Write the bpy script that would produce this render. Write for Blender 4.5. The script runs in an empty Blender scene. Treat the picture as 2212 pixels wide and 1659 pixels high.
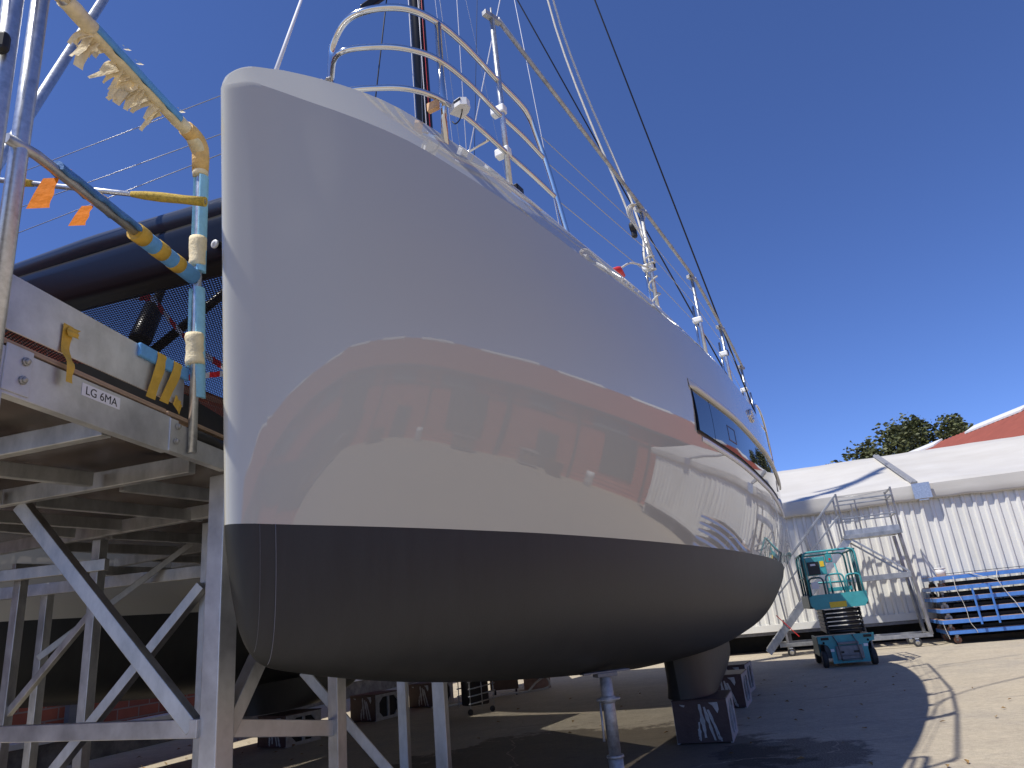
import bpy, bmesh, math, random
import numpy as np
from mathutils import Vector, Matrix
random.seed(7); RNG = np.random.RandomState(5)
R = math.radians
SC = bpy.context.scene
COL = SC.collection

# ------------------------------------------------------------------ camera
PITCH, ROLL = 18.5, 5.66
cd = bpy.data.cameras.new('camera'); cam = bpy.data.objects.new('camera', cd); COL.objects.link(cam)
cd.sensor_width = 36.0; cd.lens = 36.0 * 1534.0 / 2212.0; cd.clip_end = 600; cd.clip_start = .05
cam.matrix_world = (Matrix.Translation((0, 0, 1.45)) @ Matrix.Rotation(R(90 + PITCH), 4, 'X')
                    @ Matrix.Rotation(R(-ROLL), 4, 'Z'))
SC.camera = cam

# ------------------------------------------------------------------ sky, sun, exposure
SUN_AZ, SUN_EL = 240.0, 60.0            # where the light comes from, clockwise from +Y
W = bpy.data.worlds.new('World'); SC.world = W; W.use_nodes = True
wn = W.node_tree; bg = wn.nodes['Background']
sky = wn.nodes.new('ShaderNodeTexSky'); sky.sky_type = 'NISHITA'; sky.sun_disc = False
sky.sun_elevation = R(SUN_EL); sky.sun_rotation = R(SUN_AZ)
sky.air_density = 1.0; sky.dust_density = 0; sky.ozone_density = 8.0; sky.altitude = 3000
hs0 = wn.nodes.new('ShaderNodeHueSaturation'); hs0.inputs['Saturation'].default_value = 1.0
wn.links.new(sky.outputs[0], hs0.inputs['Color']); tn0 = wn.nodes.new('ShaderNodeMix'); tn0.data_type = 'RGBA'; tn0.blend_type = 'MULTIPLY'; tn0.inputs['Factor'].default_value = 1.0; tn0.inputs['B'].default_value = (.88, .89, 1.13, 1)
wn.links.new(hs0.outputs[0], tn0.inputs['A']); wn.links.new(tn0.outputs['Result'], bg.inputs[0]); bg.inputs[1].default_value = 0.15
sl = bpy.data.lights.new('sun', 'SUN'); sl.energy = 5.0; sl.angle = R(.53); sl.color = (1.0, .955, .88)
so = bpy.data.objects.new('sun', sl); COL.objects.link(so)
sd = Vector((math.sin(R(SUN_AZ)) * math.cos(R(SUN_EL)), math.cos(R(SUN_AZ)) * math.cos(R(SUN_EL)), math.sin(R(SUN_EL))))
so.rotation_euler = sd.to_track_quat('Z', 'Y').to_euler(); so.location = sd * 60
SC.view_settings.view_transform = 'Standard'; SC.view_settings.look = 'None'
SC.view_settings.exposure = 0.0; SC.view_settings.gamma = 1.0
SC.cycles.max_bounces = 8; SC.cycles.glossy_bounces = 4; SC.cycles.diffuse_bounces = 4
SC.cycles.use_denoising = True

# ------------------------------------------------------------------ materials
def mat(name, col, rough=.5, metal=0.0, var=0.0, scale=6.0, bump=0.0, bscale=40.0, spec=.5, col2=None,
        coat=0.0, stretch=None, rvar=0.0, detail=5.0):
    m = bpy.data.materials.new(name); m.use_nodes = True; t = m.node_tree; N = t.nodes; b = N['Principled BSDF']
    b.inputs['Base Color'].default_value = (*col, 1); b.inputs['Roughness'].default_value = rough
    b.inputs['Metallic'].default_value = metal; b.inputs['Specular IOR Level'].default_value = spec
    if coat: b.inputs['Coat Weight'].default_value = coat; b.inputs['Coat Roughness'].default_value = .03
    tc = N.new('ShaderNodeTexCoord'); src = tc.outputs['Object']
    if stretch:
        mp = N.new('ShaderNodeMapping'); mp.inputs['Scale'].default_value = stretch
        t.links.new(src, mp.inputs[0]); src = mp.outputs[0]
    if var or col2 or rvar:
        nz = N.new('ShaderNodeTexNoise'); nz.inputs['Scale'].default_value = scale; nz.inputs['Detail'].default_value = detail
        nz.inputs['Roughness'].default_value = .65
        t.links.new(src, nz.inputs['Vector'])
        mx = N.new('ShaderNodeMix'); mx.data_type = 'RGBA'
        a = col if col2 else tuple(c * (1 - var) for c in col); z = col2 if col2 else tuple(min(1, c * (1 + var)) for c in col)
        mx.inputs['A'].default_value = (*a, 1); mx.inputs['B'].default_value = (*z, 1)
        rp = N.new('ShaderNodeMapRange'); rp.inputs['From Min'].default_value = .3; rp.inputs['From Max'].default_value = .7
        t.links.new(nz.outputs['Fac'], rp.inputs['Value']); t.links.new(rp.outputs[0], mx.inputs['Factor'])
        t.links.new(mx.outputs['Result'], b.inputs['Base Color'])
        if rvar:
            r2 = N.new('ShaderNodeMapRange'); r2.inputs['To Min'].default_value = max(0, rough - rvar); r2.inputs['To Max'].default_value = rough + rvar
            t.links.new(nz.outputs['Fac'], r2.inputs['Value']); t.links.new(r2.outputs[0], b.inputs['Roughness'])
    if bump:
        nb = N.new('ShaderNodeTexNoise'); nb.inputs['Scale'].default_value = bscale; nb.inputs['Detail'].default_value = 4
        t.links.new(src, nb.inputs['Vector'])
        bp = N.new('ShaderNodeBump'); bp.inputs['Strength'].default_value = bump; bp.inputs['Distance'].default_value = .02
        t.links.new(nb.outputs['Fac'], bp.inputs['Height']); t.links.new(bp.outputs[0], b.inputs['Normal'])
    return m

M = {}
M['gel'] = mat('white_gelcoat', (.50, .495, .435), .014, var=.012, scale=.6, bump=.03, bscale=.9, spec=.78)
M['gelmatte'] = mat('white_deck', (.72, .73, .74), .35, var=.02)
M['cream'] = mat('cream_moulding', (.64, .63, .575), .35)
M['antifoul'] = mat('black_antifouling', (.032, .033, .031), .52, var=.14, scale=2.6, stretch=(3, 3, .5), bump=.10, bscale=70, rvar=.06, spec=.4)
M['chalk'] = mat('chalk_line', (.20, .20, .21), .8)
M['glass'] = mat('dark_glass', (.006, .008, .014), .03, spec=.8)
M['black'] = mat('black_paint', (.006, .006, .007), .30, spec=.3)
M['blackmatt'] = mat('black_matt', (.012, .012, .012), .6, var=.3)
M['blacktube'] = mat('navy_tube', (.02, .026, .04), .32)
M['rubber'] = mat('black_rubber', (.018, .018, .018), .5, var=.2, bump=.15)
M['net'] = mat('black_net', (.012, .012, .014), .55)
M['steel'] = mat('polished_stainless', (.68, .67, .65), .11, 1.0, var=.05, scale=9, rvar=.05)
M['alu'] = mat('mill_aluminium', (.46, .465, .465), .45, .85, var=.28, scale=7, rvar=.14, bump=.06, bscale=160, stretch=(1, 1, .45))
M['alutower'] = mat('grey_aluminium', (.36, .36, .35), .42, .75, var=.3, scale=5, rvar=.15)
M['alubright'] = mat('bright_aluminium', (.57, .575, .58), .40, .7, var=.22, scale=4, rvar=.12, bump=.04, bscale=140)
M['galv'] = mat('galvanised_tube', (.56, .58, .60), .36, .85, var=.2, scale=30, rvar=.12)
M['galvdull'] = mat('dull_galvanised', (.42, .42, .41), .55, .6, var=.35, scale=18, rvar=.12, bump=.15)
M['plydark'] = mat('film_faced_plywood', (.085, .062, .050), .22, var=.35, scale=3, rvar=.1)
M['plyedge'] = mat('plywood_edge', (.36, .25, .17), .7, var=.35, scale=5, stretch=(1, 1, 40))
M['wood'] = mat('pine_block', (.62, .36, .17), .6, var=.25, scale=14)
M['foam'] = mat('blue_foam', (.13, .36, .68), .85, var=.1, scale=20, bump=.2, bscale=120)
M['foamlight'] = mat('pale_blue_foam', (.27, .56, .74), .9, var=.1, scale=20, bump=.2, bscale=120)
M['foamdark'] = mat('dark_blue_foam', (.06, .19, .45), .7, var=.2, scale=16, bump=.3, bscale=50)
M['tapecream'] = mat('masking_tape', (.80, .68, .43), .75, var=.18, scale=16, bump=.35, bscale=45)
M['tapeyellow'] = mat('yellow_tape', (.62, .38, .045), .55, var=.12, scale=12, bump=.2, bscale=40)
M['tapegold'] = mat('golden_tape', (.74, .47, .16), .6, var=.2, scale=14, bump=.5, bscale=35)
M['tapeorange'] = mat('orange_tape', (.78, .215, .004), .7, var=.12, scale=14, bump=.15, bscale=40, spec=.15)
M['yellowmesh'] = mat('yellow_netting', (.58, .40, .06), .8, var=.35, scale=60, bump=.6, bscale=150)
M['white'] = mat('white_plastic', (.78, .78, .76), .4, var=.03)
M['paper'] = mat('white_label', (.74, .74, .77), .5)
M['ink'] = mat('black_ink', (.01, .01, .012), .6)
M['red'] = mat('red_plastic', (.60, .03, .025), .5)
M['rope'] = mat('white_rope', (.70, .67, .58), .85, var=.12, scale=60, bump=.5, bscale=180)
M['wire'] = mat('grey_wire', (.42, .42, .42), .35, .6)
M['whitewire'] = mat('white_line', (.78, .78, .78), .6)
M['teal'] = mat('teal_paint', (.055, .34, .36), .42, var=.14, scale=9, rvar=.1)
M['tealdark'] = mat('dark_teal_paint', (.014, .095, .105), .45, var=.2, scale=9)
M['greysteel'] = mat('grey_steel', (.20, .20, .21), .5, .3, var=.25, scale=10)
M['blue'] = mat('blue_paint', (.075, .22, .60), .42, var=.15, scale=12)
M['bluestrip'] = mat('worn_plywood_edge', (.40, .27, .20), .8, var=.3)
M['tyre'] = mat('dark_tyre', (.035, .035, .036), .75, var=.3, bump=.2)
M['brownwheel'] = mat('brown_wheel', (.33, .16, .10), .6, var=.2)
M['greywheel'] = mat('pale_wheel', (.62, .62, .60), .5, var=.1)
M['yellow'] = mat('yellow_sticker', (.80, .56, .03), .5, var=.12, scale=40)
M['membrane'] = mat('white_pvc', (.65, .625, .56), .45, col2=(.56, .53, .46), scale=.9, bump=.35, bscale=1.1, stretch=(.5, 1, 2.5), detail=8)
M['strip'] = mat('grey_strip', (.36, .36, .36), .5, .4, var=.1)
M['clad'] = mat('white_cladding', (.86, .85, .79), .45, col2=(.70, .685, .62), scale=1.4, stretch=(1, 1, .35), detail=8)
M['redroof'] = mat('red_roof_sheet', (.27, .068, .04), .6, var=.12, scale=1.5)
M['redclad'] = mat('red_wall_sheet', (.46, .13, .085), .55, var=.10, scale=1.2)
M['greypanel'] = mat('grey_panel', (.12, .14, .15), .4, var=.08)
M['greydoor'] = mat('grey_door', (.055, .058, .06), .6, var=.1)
M['gapshade'] = mat('painted_gap_shade', (.02, .02, .02), .9, var=.3)  # near-black standing in for shade under the tent and inside block openings
M['conc'] = mat('weathered_concrete', (.24, .22, .19), .9, col2=(.07, .065, .06), scale=3.5, bump=.4, bscale=25)
M['coping'] = mat('white_coping', (.66, .66, .64), .6, var=.08)
M['pillar'] = mat('grey_pillar', (.20, .20, .21), .8, var=.15)
M['bark'] = mat('bark', (.10, .075, .055), .9, var=.3, bump=.5)
M['leaf1'] = mat('leaf_green', (.085, .095, .028), .6, var=.4, scale=.7)
M['blockbrown'] = mat('block_brown', (.050, .020, .017), .5, col2=(.075, .040, .034), scale=9, bump=.2)
M['blockwhite'] = mat('block_white', (.50, .50, .48), .7, col2=(.30, .29, .28), scale=14, bump=.2)
M['card'] = mat('cardboard', (.16, .10, .06), .85, var=.15)
M['leafdry'] = mat('dry_leaf', (.22, .09, .035), .8, col2=(.30, .22, .07), scale=.8)

def brick_mat():
    m = bpy.data.materials.new('terracotta_blockwork'); m.use_nodes = True; t = m.node_tree; N = t.nodes; b = N['Principled BSDF']
    tc = N.new('ShaderNodeTexCoord'); br = N.new('ShaderNodeTexBrick')
    br.inputs['Scale'].default_value = 1.0; br.inputs['Brick Width'].default_value = .5; br.inputs['Row Height'].default_value = .2
    br.inputs['Mortar Size'].default_value = .014; br.inputs['Color1'].default_value = (.40, .115, .065, 1)
    br.inputs['Color2'].default_value = (.27, .075, .05, 1); br.inputs['Mortar'].default_value = (.30, .22, .19, 1)
    t.links.new(tc.outputs['UV'], br.inputs['Vector'])
    nz = N.new('ShaderNodeTexNoise'); nz.inputs['Scale'].default_value = 2.0; nz.inputs['Detail'].default_value = 6
    t.links.new(tc.outputs['UV'], nz.inputs['Vector'])
    mx = N.new('ShaderNodeMix'); mx.data_type = 'RGBA'; mx.blend_type = 'MULTIPLY'; mx.inputs['Factor'].default_value = .6
    t.links.new(br.outputs['Color'], mx.inputs['A']); t.links.new(nz.outputs['Fac'], mx.inputs['B'])
    ad = N.new('ShaderNodeMix'); ad.data_type = 'RGBA'; ad.blend_type = 'MULTIPLY'; ad.inputs['Factor'].default_value = 1
    ad.inputs['B'].default_value = (1.5, 1.5, 1.5, 1); t.links.new(mx.outputs['Result'], ad.inputs['A'])
    t.links.new(ad.outputs['Result'], b.inputs['Base Color']); b.inputs['Roughness'].default_value = .85
    bp = N.new('ShaderNodeBump'); bp.inputs['Strength'].default_value = .5; bp.inputs['Distance'].default_value = .01; bp.invert = True
    t.links.new(br.outputs['Fac'], bp.inputs['Height']); t.links.new(bp.outputs[0], b.inputs['Normal'])
    return m
M['brick'] = brick_mat()

def tape_mat():                                             # red and white barrier tape, slanting bands along its length (UV x in metres)
    m = bpy.data.materials.new('barrier_tape'); m.use_nodes = True; t = m.node_tree; N = t.nodes; b = N['Principled BSDF']
    tc = N.new('ShaderNodeTexCoord'); sx = N.new('ShaderNodeSeparateXYZ'); t.links.new(tc.outputs['UV'], sx.inputs[0])
    mu = N.new('ShaderNodeMath'); mu.operation = 'MULTIPLY'; mu.inputs[1].default_value = 5.0; t.links.new(sx.outputs['X'], mu.inputs[0])
    fr = N.new('ShaderNodeMath'); fr.operation = 'FRACT'; t.links.new(mu.outputs[0], fr.inputs[0])
    gt = N.new('ShaderNodeMath'); gt.operation = 'GREATER_THAN'; gt.inputs[1].default_value = .5; t.links.new(fr.outputs[0], gt.inputs[0])
    mx = N.new('ShaderNodeMix'); mx.data_type = 'RGBA'; mx.inputs['A'].default_value = (.75, .02, .02, 1); mx.inputs['B'].default_value = (.85, .82, .80, 1)
    t.links.new(gt.outputs[0], mx.inputs['Factor']); t.links.new(mx.outputs['Result'], b.inputs['Base Color']); b.inputs['Roughness'].default_value = .4
    return m
M['tape'] = tape_mat()

def ground_mat():
    m = bpy.data.materials.new('worn_yard_surface'); m.use_nodes = True; t = m.node_tree; N = t.nodes; b = N['Principled BSDF']; L = t.links
    tc = N.new('ShaderNodeTexCoord'); P = tc.outputs['Object']
    def noise(s, d=5, r=.6, vec=P):
        n = N.new('ShaderNodeTexNoise'); n.inputs['Scale'].default_value = s; n.inputs['Detail'].default_value = d; n.inputs['Roughness'].default_value = r
        L.new(vec, n.inputs['Vector']); return n.outputs['Fac']
    def ramp(v, a, z):
        r = N.new('ShaderNodeMapRange'); r.inputs['From Min'].default_value = a; r.inputs['From Max'].default_value = z; L.new(v, r.inputs['Value']); return r.outputs[0]
    def mix(f, a, z, kind='MIX'):
        x = N.new('ShaderNodeMix'); x.data_type = 'RGBA'; x.blend_type = kind
        for s, v in ((x.inputs['Factor'], f), (x.inputs['A'], a), (x.inputs['B'], z)):
            if isinstance(v, (int, float)): s.default_value = v
            elif isinstance(v, tuple): s.default_value = (*v, 1)
            else: L.new(v, s)
        return x.outputs['Result']
    base = mix(ramp(noise(.35), .35, .65), (.47, .40, .295), (.41, .36, .285))
    base = mix(ramp(noise(1.8, 8, .7), .42, .72), base, (.54, .465, .345))
    base = mix(ramp(noise(140, 2, .5), .3, .75), (.6, .6, .6), base, 'MIX') if False else mix(.55, base, mix(ramp(noise(95, 3, .7), .32, .68), (.45, .45, .45), (1.3, 1.3, 1.27)), 'MULTIPLY')
    base = mix(.6, base, mix(ramp(noise(14, 6, .75), .30, .70), (.62, .62, .62), (1.22, 1.22, 1.2)), 'MULTIPLY')
    base = mix(ramp(noise(.9, 7, .75), .60, .70), base, (.31, .255, .185))
    # rake marks / joints running with the yard
    mp = N.new('ShaderNodeMapping'); mp.inputs['Rotation'].default_value = (0, 0, R(38)); mp.inputs['Scale'].default_value = (.35, 6, 1); L.new(P, mp.inputs[0])
    base = mix(ramp(noise(1.0, 4, .6, mp.outputs[0]), .60, .72), base, (.28, .245, .195))
    # gravel patch beside the keel block
    vd = N.new('ShaderNodeVectorMath'); vd.operation = 'DISTANCE'; vd.inputs[1].default_value = (2.35, 7.75, 0)
    mp2 = N.new('ShaderNodeMapping'); mp2.inputs['Scale'].default_value = (1, 1, 1); L.new(P, mp2.inputs[0])
    L.new(mp2.outputs[0], vd.inputs[0])
    sb = N.new('ShaderNodeMath'); sb.operation = 'MULTIPLY_ADD'; sb.inputs[1].default_value = 1.5; L.new(noise(2.3, 9, .72), sb.inputs[0]); L.new(vd.outputs['Value'], sb.inputs[2])
    stain = ramp(sb.outputs[0], 1.52, 1.40)
    base = mix(stain, base, mix(ramp(noise(60, 3, .7), .35, .7), (.045, .040, .034), (.30, .26, .20)))
    # large wet, dirty area under the yacht, painted darker to deepen the shade there
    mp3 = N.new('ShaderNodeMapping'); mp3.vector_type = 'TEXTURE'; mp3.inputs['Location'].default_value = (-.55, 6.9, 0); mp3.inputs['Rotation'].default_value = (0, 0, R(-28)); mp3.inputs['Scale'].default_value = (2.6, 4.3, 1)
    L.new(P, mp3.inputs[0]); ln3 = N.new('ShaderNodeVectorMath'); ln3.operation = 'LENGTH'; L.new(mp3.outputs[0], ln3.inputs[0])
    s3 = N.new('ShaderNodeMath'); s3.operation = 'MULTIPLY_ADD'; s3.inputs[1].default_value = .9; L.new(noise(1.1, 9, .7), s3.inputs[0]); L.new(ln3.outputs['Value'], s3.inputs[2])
    damp_shade = ramp(s3.outputs[0], 1.42, 1.36); base = mix(damp_shade, base, mix(1.0, base, (.36, .34, .32), 'MULTIPLY'))
    # thin cracks
    vo = N.new('ShaderNodeTexVoronoi'); vo.feature = 'DISTANCE_TO_EDGE'; vo.inputs['Scale'].default_value = .22
    ds = N.new('ShaderNodeVectorMath'); ds.operation = 'ADD'; nv = N.new('ShaderNodeTexNoise'); nv.inputs['Scale'].default_value = 1.2; nv.inputs['Detail'].default_value = 6
    L.new(P, nv.inputs['Vector']); L.new(P, ds.inputs[0]); L.new(nv.outputs['Color'], ds.inputs[1]); L.new(ds.outputs[0], vo.inputs['Vector'])
    base = mix(ramp(vo.outputs['Distance'], .0022, .0005), base, (.36, .30, .225))
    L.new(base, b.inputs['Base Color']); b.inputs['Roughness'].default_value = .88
    bp = N.new('ShaderNodeBump'); bp.inputs['Strength'].default_value = .55; bp.inputs['Distance'].default_value = .008
    L.new(noise(120, 4, .7), bp.inputs['Height']); L.new(bp.outputs[0], b.inputs['Normal'])
    return m
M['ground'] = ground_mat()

# ------------------------------------------------------------------ helpers
class MB:
    def __init__(s): s.v = []; s.f = []; s.uv = None; s.smooth = []
    def add(s, vs, fs, smooth=False):
        o = len(s.v); s.v += [tuple(map(float, p)) for p in vs]; s.f += [tuple(i + o for i in f) for f in fs]; s.smooth += [smooth] * len(fs); return s
    def box(s, x0, y0, z0, x1, y1, z1, bev=0.0):
        c = ((x0 + x1) / 2, (y0 + y1) / 2, (z0 + z1) / 2)
        return s.obox(c, (1, 0, 0), (0, 1, 0), (0, 0, 1), abs(x1 - x0), abs(y1 - y0), abs(z1 - z0), bev)
    def obox(s, c, ax, ay, az, lx, ly, lz, bev=0.0):
        c = np.array(c, float); ax = np.array(ax, float); ay = np.array(ay, float); az = np.array(az, float)
        if bev <= 0:
            vs = [c + ax * lx * i / 2 + ay * ly * j / 2 + az * lz * k / 2 for k in (-1, 1) for j in (-1, 1) for i in (-1, 1)]
            return s.add(vs, [(0, 2, 3, 1), (4, 5, 7, 6), (0, 1, 5, 4), (2, 6, 7, 3), (0, 4, 6, 2), (1, 3, 7, 5)])
        bev = min(bev, lx * .45, ly * .45, lz * .45)
        bm = bmesh.new(); bmesh.ops.create_cube(bm, size=1.0)
        bmesh.ops.scale(bm, vec=(lx, ly, lz), verts=bm.verts)
        bmesh.ops.bevel(bm, geom=list(bm.edges), offset=bev, segments=2, affect='EDGES', profile=.5)
        bm.verts.ensure_lookup_table(); vs = [c + ax * v.co.x + ay * v.co.y + az * v.co.z for v in bm.verts]
        fs = [tuple(v.index for v in f.verts) for f in bm.faces]; bm.free(); return s.add(vs, fs)
    def bar(s, p, q, w, h, up=(0, 0, 1), bev=0.004):
        p = np.array(p, float); q = np.array(q, float); d = q - p; L = np.linalg.norm(d); d /= L
        up = np.array(up, float)
        if abs(d @ up) > .98: up = np.array((1., 0, 0))
        sx = np.cross(d, up); sx /= np.linalg.norm(sx); uz = np.cross(sx, d)
        return s.obox((p + q) / 2, sx, d, uz, w, L, h, bev)
    def tube(s, pts, r, n=10, caps=True, closed=False):
        P = [np.array(p, float) for p in pts]; m = len(P); rr = r if hasattr(r, '__len__') else [r] * m
        rings = []; pu = None
        for i in range(m):
            a = P[(i - 1) % m] if (closed or i > 0) else P[i]; b = P[(i + 1) % m] if (closed or i < m - 1) else P[i]
            d = b - a; d /= max(np.linalg.norm(d), 1e-9)
            if pu is None: u = np.cross(d, (0, 0, 1.)); u = u if np.linalg.norm(u) > .05 else np.cross(d, (0, 1., 0))
            else: u = pu - d * (pu @ d)
            u /= np.linalg.norm(u); pu = u; w = np.cross(d, u)
            rings.append([P[i] + rr[i] * (math.cos(2 * math.pi * k / n) * u + math.sin(2 * math.pi * k / n) * w) for k in range(n)])
        vs = [v for g in rings for v in g]; fs = []
        for i in range(m if closed else m - 1):
            j = (i + 1) % m
            for k in range(n): fs.append((i * n + k, i * n + (k + 1) % n, j * n + (k + 1) % n, j * n + k))
        o = len(s.v); s.add(vs, fs, True)
        if caps and not closed: s.f += [tuple(o + k for k in range(n))[::-1], tuple(o + (m - 1) * n + k for k in range(n))]; s.smooth += [False, False]
        return s
    def disc(s, c, ax, r0, r1, w, n=20):       # a wheel or a ring: outer radius r1, inner r0, width w along ax
        c = np.array(c, float); ax = np.array(ax, float); ax /= np.linalg.norm(ax)
        u = np.cross(ax, (0, 0, 1.)); u = u if np.linalg.norm(u) > .05 else np.cross(ax, (1., 0, 0)); u /= np.linalg.norm(u); v = np.cross(ax, u)
        prof = [(r0, -w / 2), (r1 - w * .18, -w / 2), (r1, -w * .3), (r1, w * .3), (r1 - w * .18, w / 2), (r0, w / 2)]
        vs = []; k = len(prof)
        for i in range(n):
            a = 2 * math.pi * i / n
            for (r, h) in prof: vs.append(c + ax * h + r * (math.cos(a) * u + math.sin(a) * v))
        fs = []
        for i in range(n):
            for j in range(k):
                fs.append((i * k + j, i * k + (j + 1) % k, ((i + 1) % n) * k + (j + 1) % k, ((i + 1) % n) * k + j))
        return s.add(vs, fs, True)
    def poly(s, pts, th=(0, 0, 0)):            # a flat plate given by its outline, thickness vector th
        n = len(pts); t = np.array(th, float); a = [np.array(p, float) for p in pts]; vs = a + [p + t for p in a]
        fs = [tuple(range(n))[::-1], tuple(range(n, 2 * n))] + [(i, (i + 1) % n, n + (i + 1) % n, n + i) for i in range(n)]
        return s.add(vs, fs)
    def grid(s, rows, smooth=True, flip=False):
        n = len(rows[0]); vs = [p for r in rows for p in r]; fs = []
        for i in range(len(rows) - 1):
            for j in range(n - 1):
                q = (i * n + j, i * n + j + 1, (i + 1) * n + j + 1, (i + 1) * n + j); fs.append(q[::-1] if flip else q)
        return s.add(vs, fs, smooth)

ORG = {}
def link_mesh(name, mb, m, org=(0, 0, 0)):
    me = bpy.data.meshes.new(name); o3 = np.array(org, float)
    me.from_pydata([tuple(np.array(p) - o3) for p in mb.v], [], mb.f)
    me.polygons.foreach_set('use_smooth', mb.smooth)
    if mb.uv:
        ul = me.uv_layers.new(name='UVMap')
        for lp in me.loops: ul.data[lp.index].uv = mb.uv[lp.vertex_index]
    me.validate(); me.update()
    ob = bpy.data.objects.new(name, me); COL.objects.link(ob); me.materials.append(M[m] if isinstance(m, str) else m)
    return ob
def tag(o, label=None, cat=None, group=None, kind=None):
    if label: o['label'] = label
    if cat: o['category'] = cat
    if group: o['group'] = group
    if kind: o['kind'] = kind
    return o
def thing(name, label, cat, loc=(0, 0, 0), group=None, rz=0.0):
    o = bpy.data.objects.new(name, None); COL.objects.link(o); o.location = loc; o.rotation_euler = (0, 0, rz)
    o.empty_display_size = .2; ORG[o.name] = np.array(loc, float); return tag(o, label, cat, group)
def part(name, mb, m, par, local=False, label=None, kind=None):   # mb in world metres, or in the thing's own metres if local
    org = ORG[par.name]; o = link_mesh(name, mb, m, (0, 0, 0) if local else org); o.parent = par; ORG[o.name] = org
    return tag(o, label, None, None, kind)
def solo(name, mb, m, label, cat, loc=(0, 0, 0), group=None, kind=None, rz=0.0, local=False):
    o = link_mesh(name, mb, m, (0, 0, 0) if local else loc); o.location = loc; o.rotation_euler = (0, 0, rz); ORG[o.name] = np.array(loc, float)
    return tag(o, label, cat, group, kind)
def dup(o, par=None, loc=None, rz=None):
    c = o.copy(); COL.objects.link(c); ORG[c.name] = ORG.get(o.name, np.zeros(3))
    if par: c.parent = par
    if loc is not None: c.location = loc; ORG[c.name] = np.array(loc, float)
    if rz is not None: c.rotation_euler = (0, 0, rz)
    for ch in list(o.children): dup(ch, c)
    return c
def bez(pts, n=8):                                   # Catmull-Rom through points
    P = [np.array(p, float) for p in pts]; P = [2 * P[0] - P[1]] + P + [2 * P[-1] - P[-2]]; out = []
    for i in range(1, len(P) - 2):
        for k in range(n):
            t = k / n; a, b, c, d = P[i - 1:i + 3]
            out.append(.5 * ((2 * b) + (c - a) * t + (2 * a - 5 * b + 4 * c - d) * t * t + (3 * b - a - 3 * c + d) * t ** 3))
    return out + [P[-2]]
def arc_corner(a, b, c, r, n=6):                     # round the corner b of the path a-b-c
    a, b, c = map(lambda p: np.array(p, float), (a, b, c)); u = (a - b) / np.linalg.norm(a - b); w = (c - b) / np.linalg.norm(c - b)
    p, q = b + u * r, b + w * r
    return [(1 - t) ** 2 * p + 2 * t * (1 - t) * b + t * t * q for t in [i / n for i in range(n + 1)]]
def rect_path(w, h, r):                              # (unused corners fall back to arcs)
    return None

# ------------------------------------------------------------------ ground
g = MB(); g.add([(-160, -120, 0), (160, -120, 0), (160, 220, 0), (-160, 220, 0)], [(0, 1, 2, 3)])
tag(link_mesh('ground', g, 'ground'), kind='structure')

# ------------------------------------------------------------------ the catamaran
YAW = R(28.0); AX = np.array([math.sin(YAW), math.cos(YAW)]); NX = np.array([math.cos(YAW), -math.sin(YAW)]); BOW = np.array([-1.40, 3.22])
def wor(s, u, z): q = BOW + s * AX + u * NX; return np.array([q[0], q[1], z])
def spl(X, Y):
    X = np.array(X, float); Y = np.array(Y, float); n = len(X); h = np.diff(X); dl = np.diff(Y) / h; m = np.zeros(n)
    for i in range(1, n - 1):
        if dl[i - 1] * dl[i] > 0:
            w1 = 2 * h[i] + h[i - 1]; w2 = h[i] + 2 * h[i - 1]; m[i] = (w1 + w2) / (w1 / dl[i - 1] + w2 / dl[i])
    m[0] = dl[0]; m[-1] = dl[-1]
    def f(x):
        x = min(max(x, X[0]), X[-1]); i = min(np.searchsorted(X, x, side='right') - 1, n - 2); t = (x - X[i]) / h[i]
        return float((1 + 2 * t) * (1 - t) ** 2 * Y[i] + t * (1 - t) ** 2 * h[i] * m[i] + t * t * (3 - 2 * t) * Y[i + 1] + t * t * (t - 1) * h[i] * m[i + 1])
    return f
S0 = -.07; LEN = 14.6; WLZ = 2.0
_b = spl([-.2, .0, .17, .61, 1.12, 1.69, 2.07, 3.67, 4.96, 6.51, 8.51, 11.27, 13, 14.6], [.05, .075, .112, .225, .35, .47, .545, .73, .81, .85, .795, .55, .30, .04])
def rnd(s, r=.12): x = min(max((s - S0) / r, 0), 1); return math.sqrt(1 - (1 - x) ** 2)
def bw(s): return _b(s) * rnd(s)
def flare(s): return .19 * (1 - math.exp(-(max(0, s - S0) / .50) ** 1.5))
_zk = spl([S0, -.055, -.04, -.02, .02, .08, .15, .43, .71, 1.5, 2.3, 3.7, 5, 6.7, 9, 11.7, 13.6, 14.6], [1.98, 1.86, 1.77, 1.66, 1.51, 1.425, 1.375, 1.315, 1.27, 1.165, 1.085, .98, .91, .89, 1.0, 1.46, 1.9, 1.97])
_zn = spl([S0, -.03, .03, .1, .4, .92, 1.5, 2.54, 3.25, 4.5, 6.35, 8.2, 9.6, 10.6, 11.6, 12.6, 13.6, 14.6], [4.40, 4.42, 4.45, 4.462, 4.45, 4.455, 4.415, 4.336, 4.306, 4.315, 4.32, 4.29, 4.275, 4.22, 4.10, 3.86, 3.2, 2.5])
_hb = spl([S0, -.03, .03, .1, .19, .27, .58, .97, 1.44, 1.76, 2.27, 2.74, 3.52, 4.72, 6.26, 8, 14.6], [.015, .09, .13, .17, .21, .25, .335, .415, .47, .48, .44, .38, .275, .165, .035, .015, .01])
def rake(s, z): return .125 * (4.4 - z) / 2.4 * max(0, 1 - max(s, 0) / 1.6) ** 2
def kw(s): return bw(s) + flare(s) * rnd(s)
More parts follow.
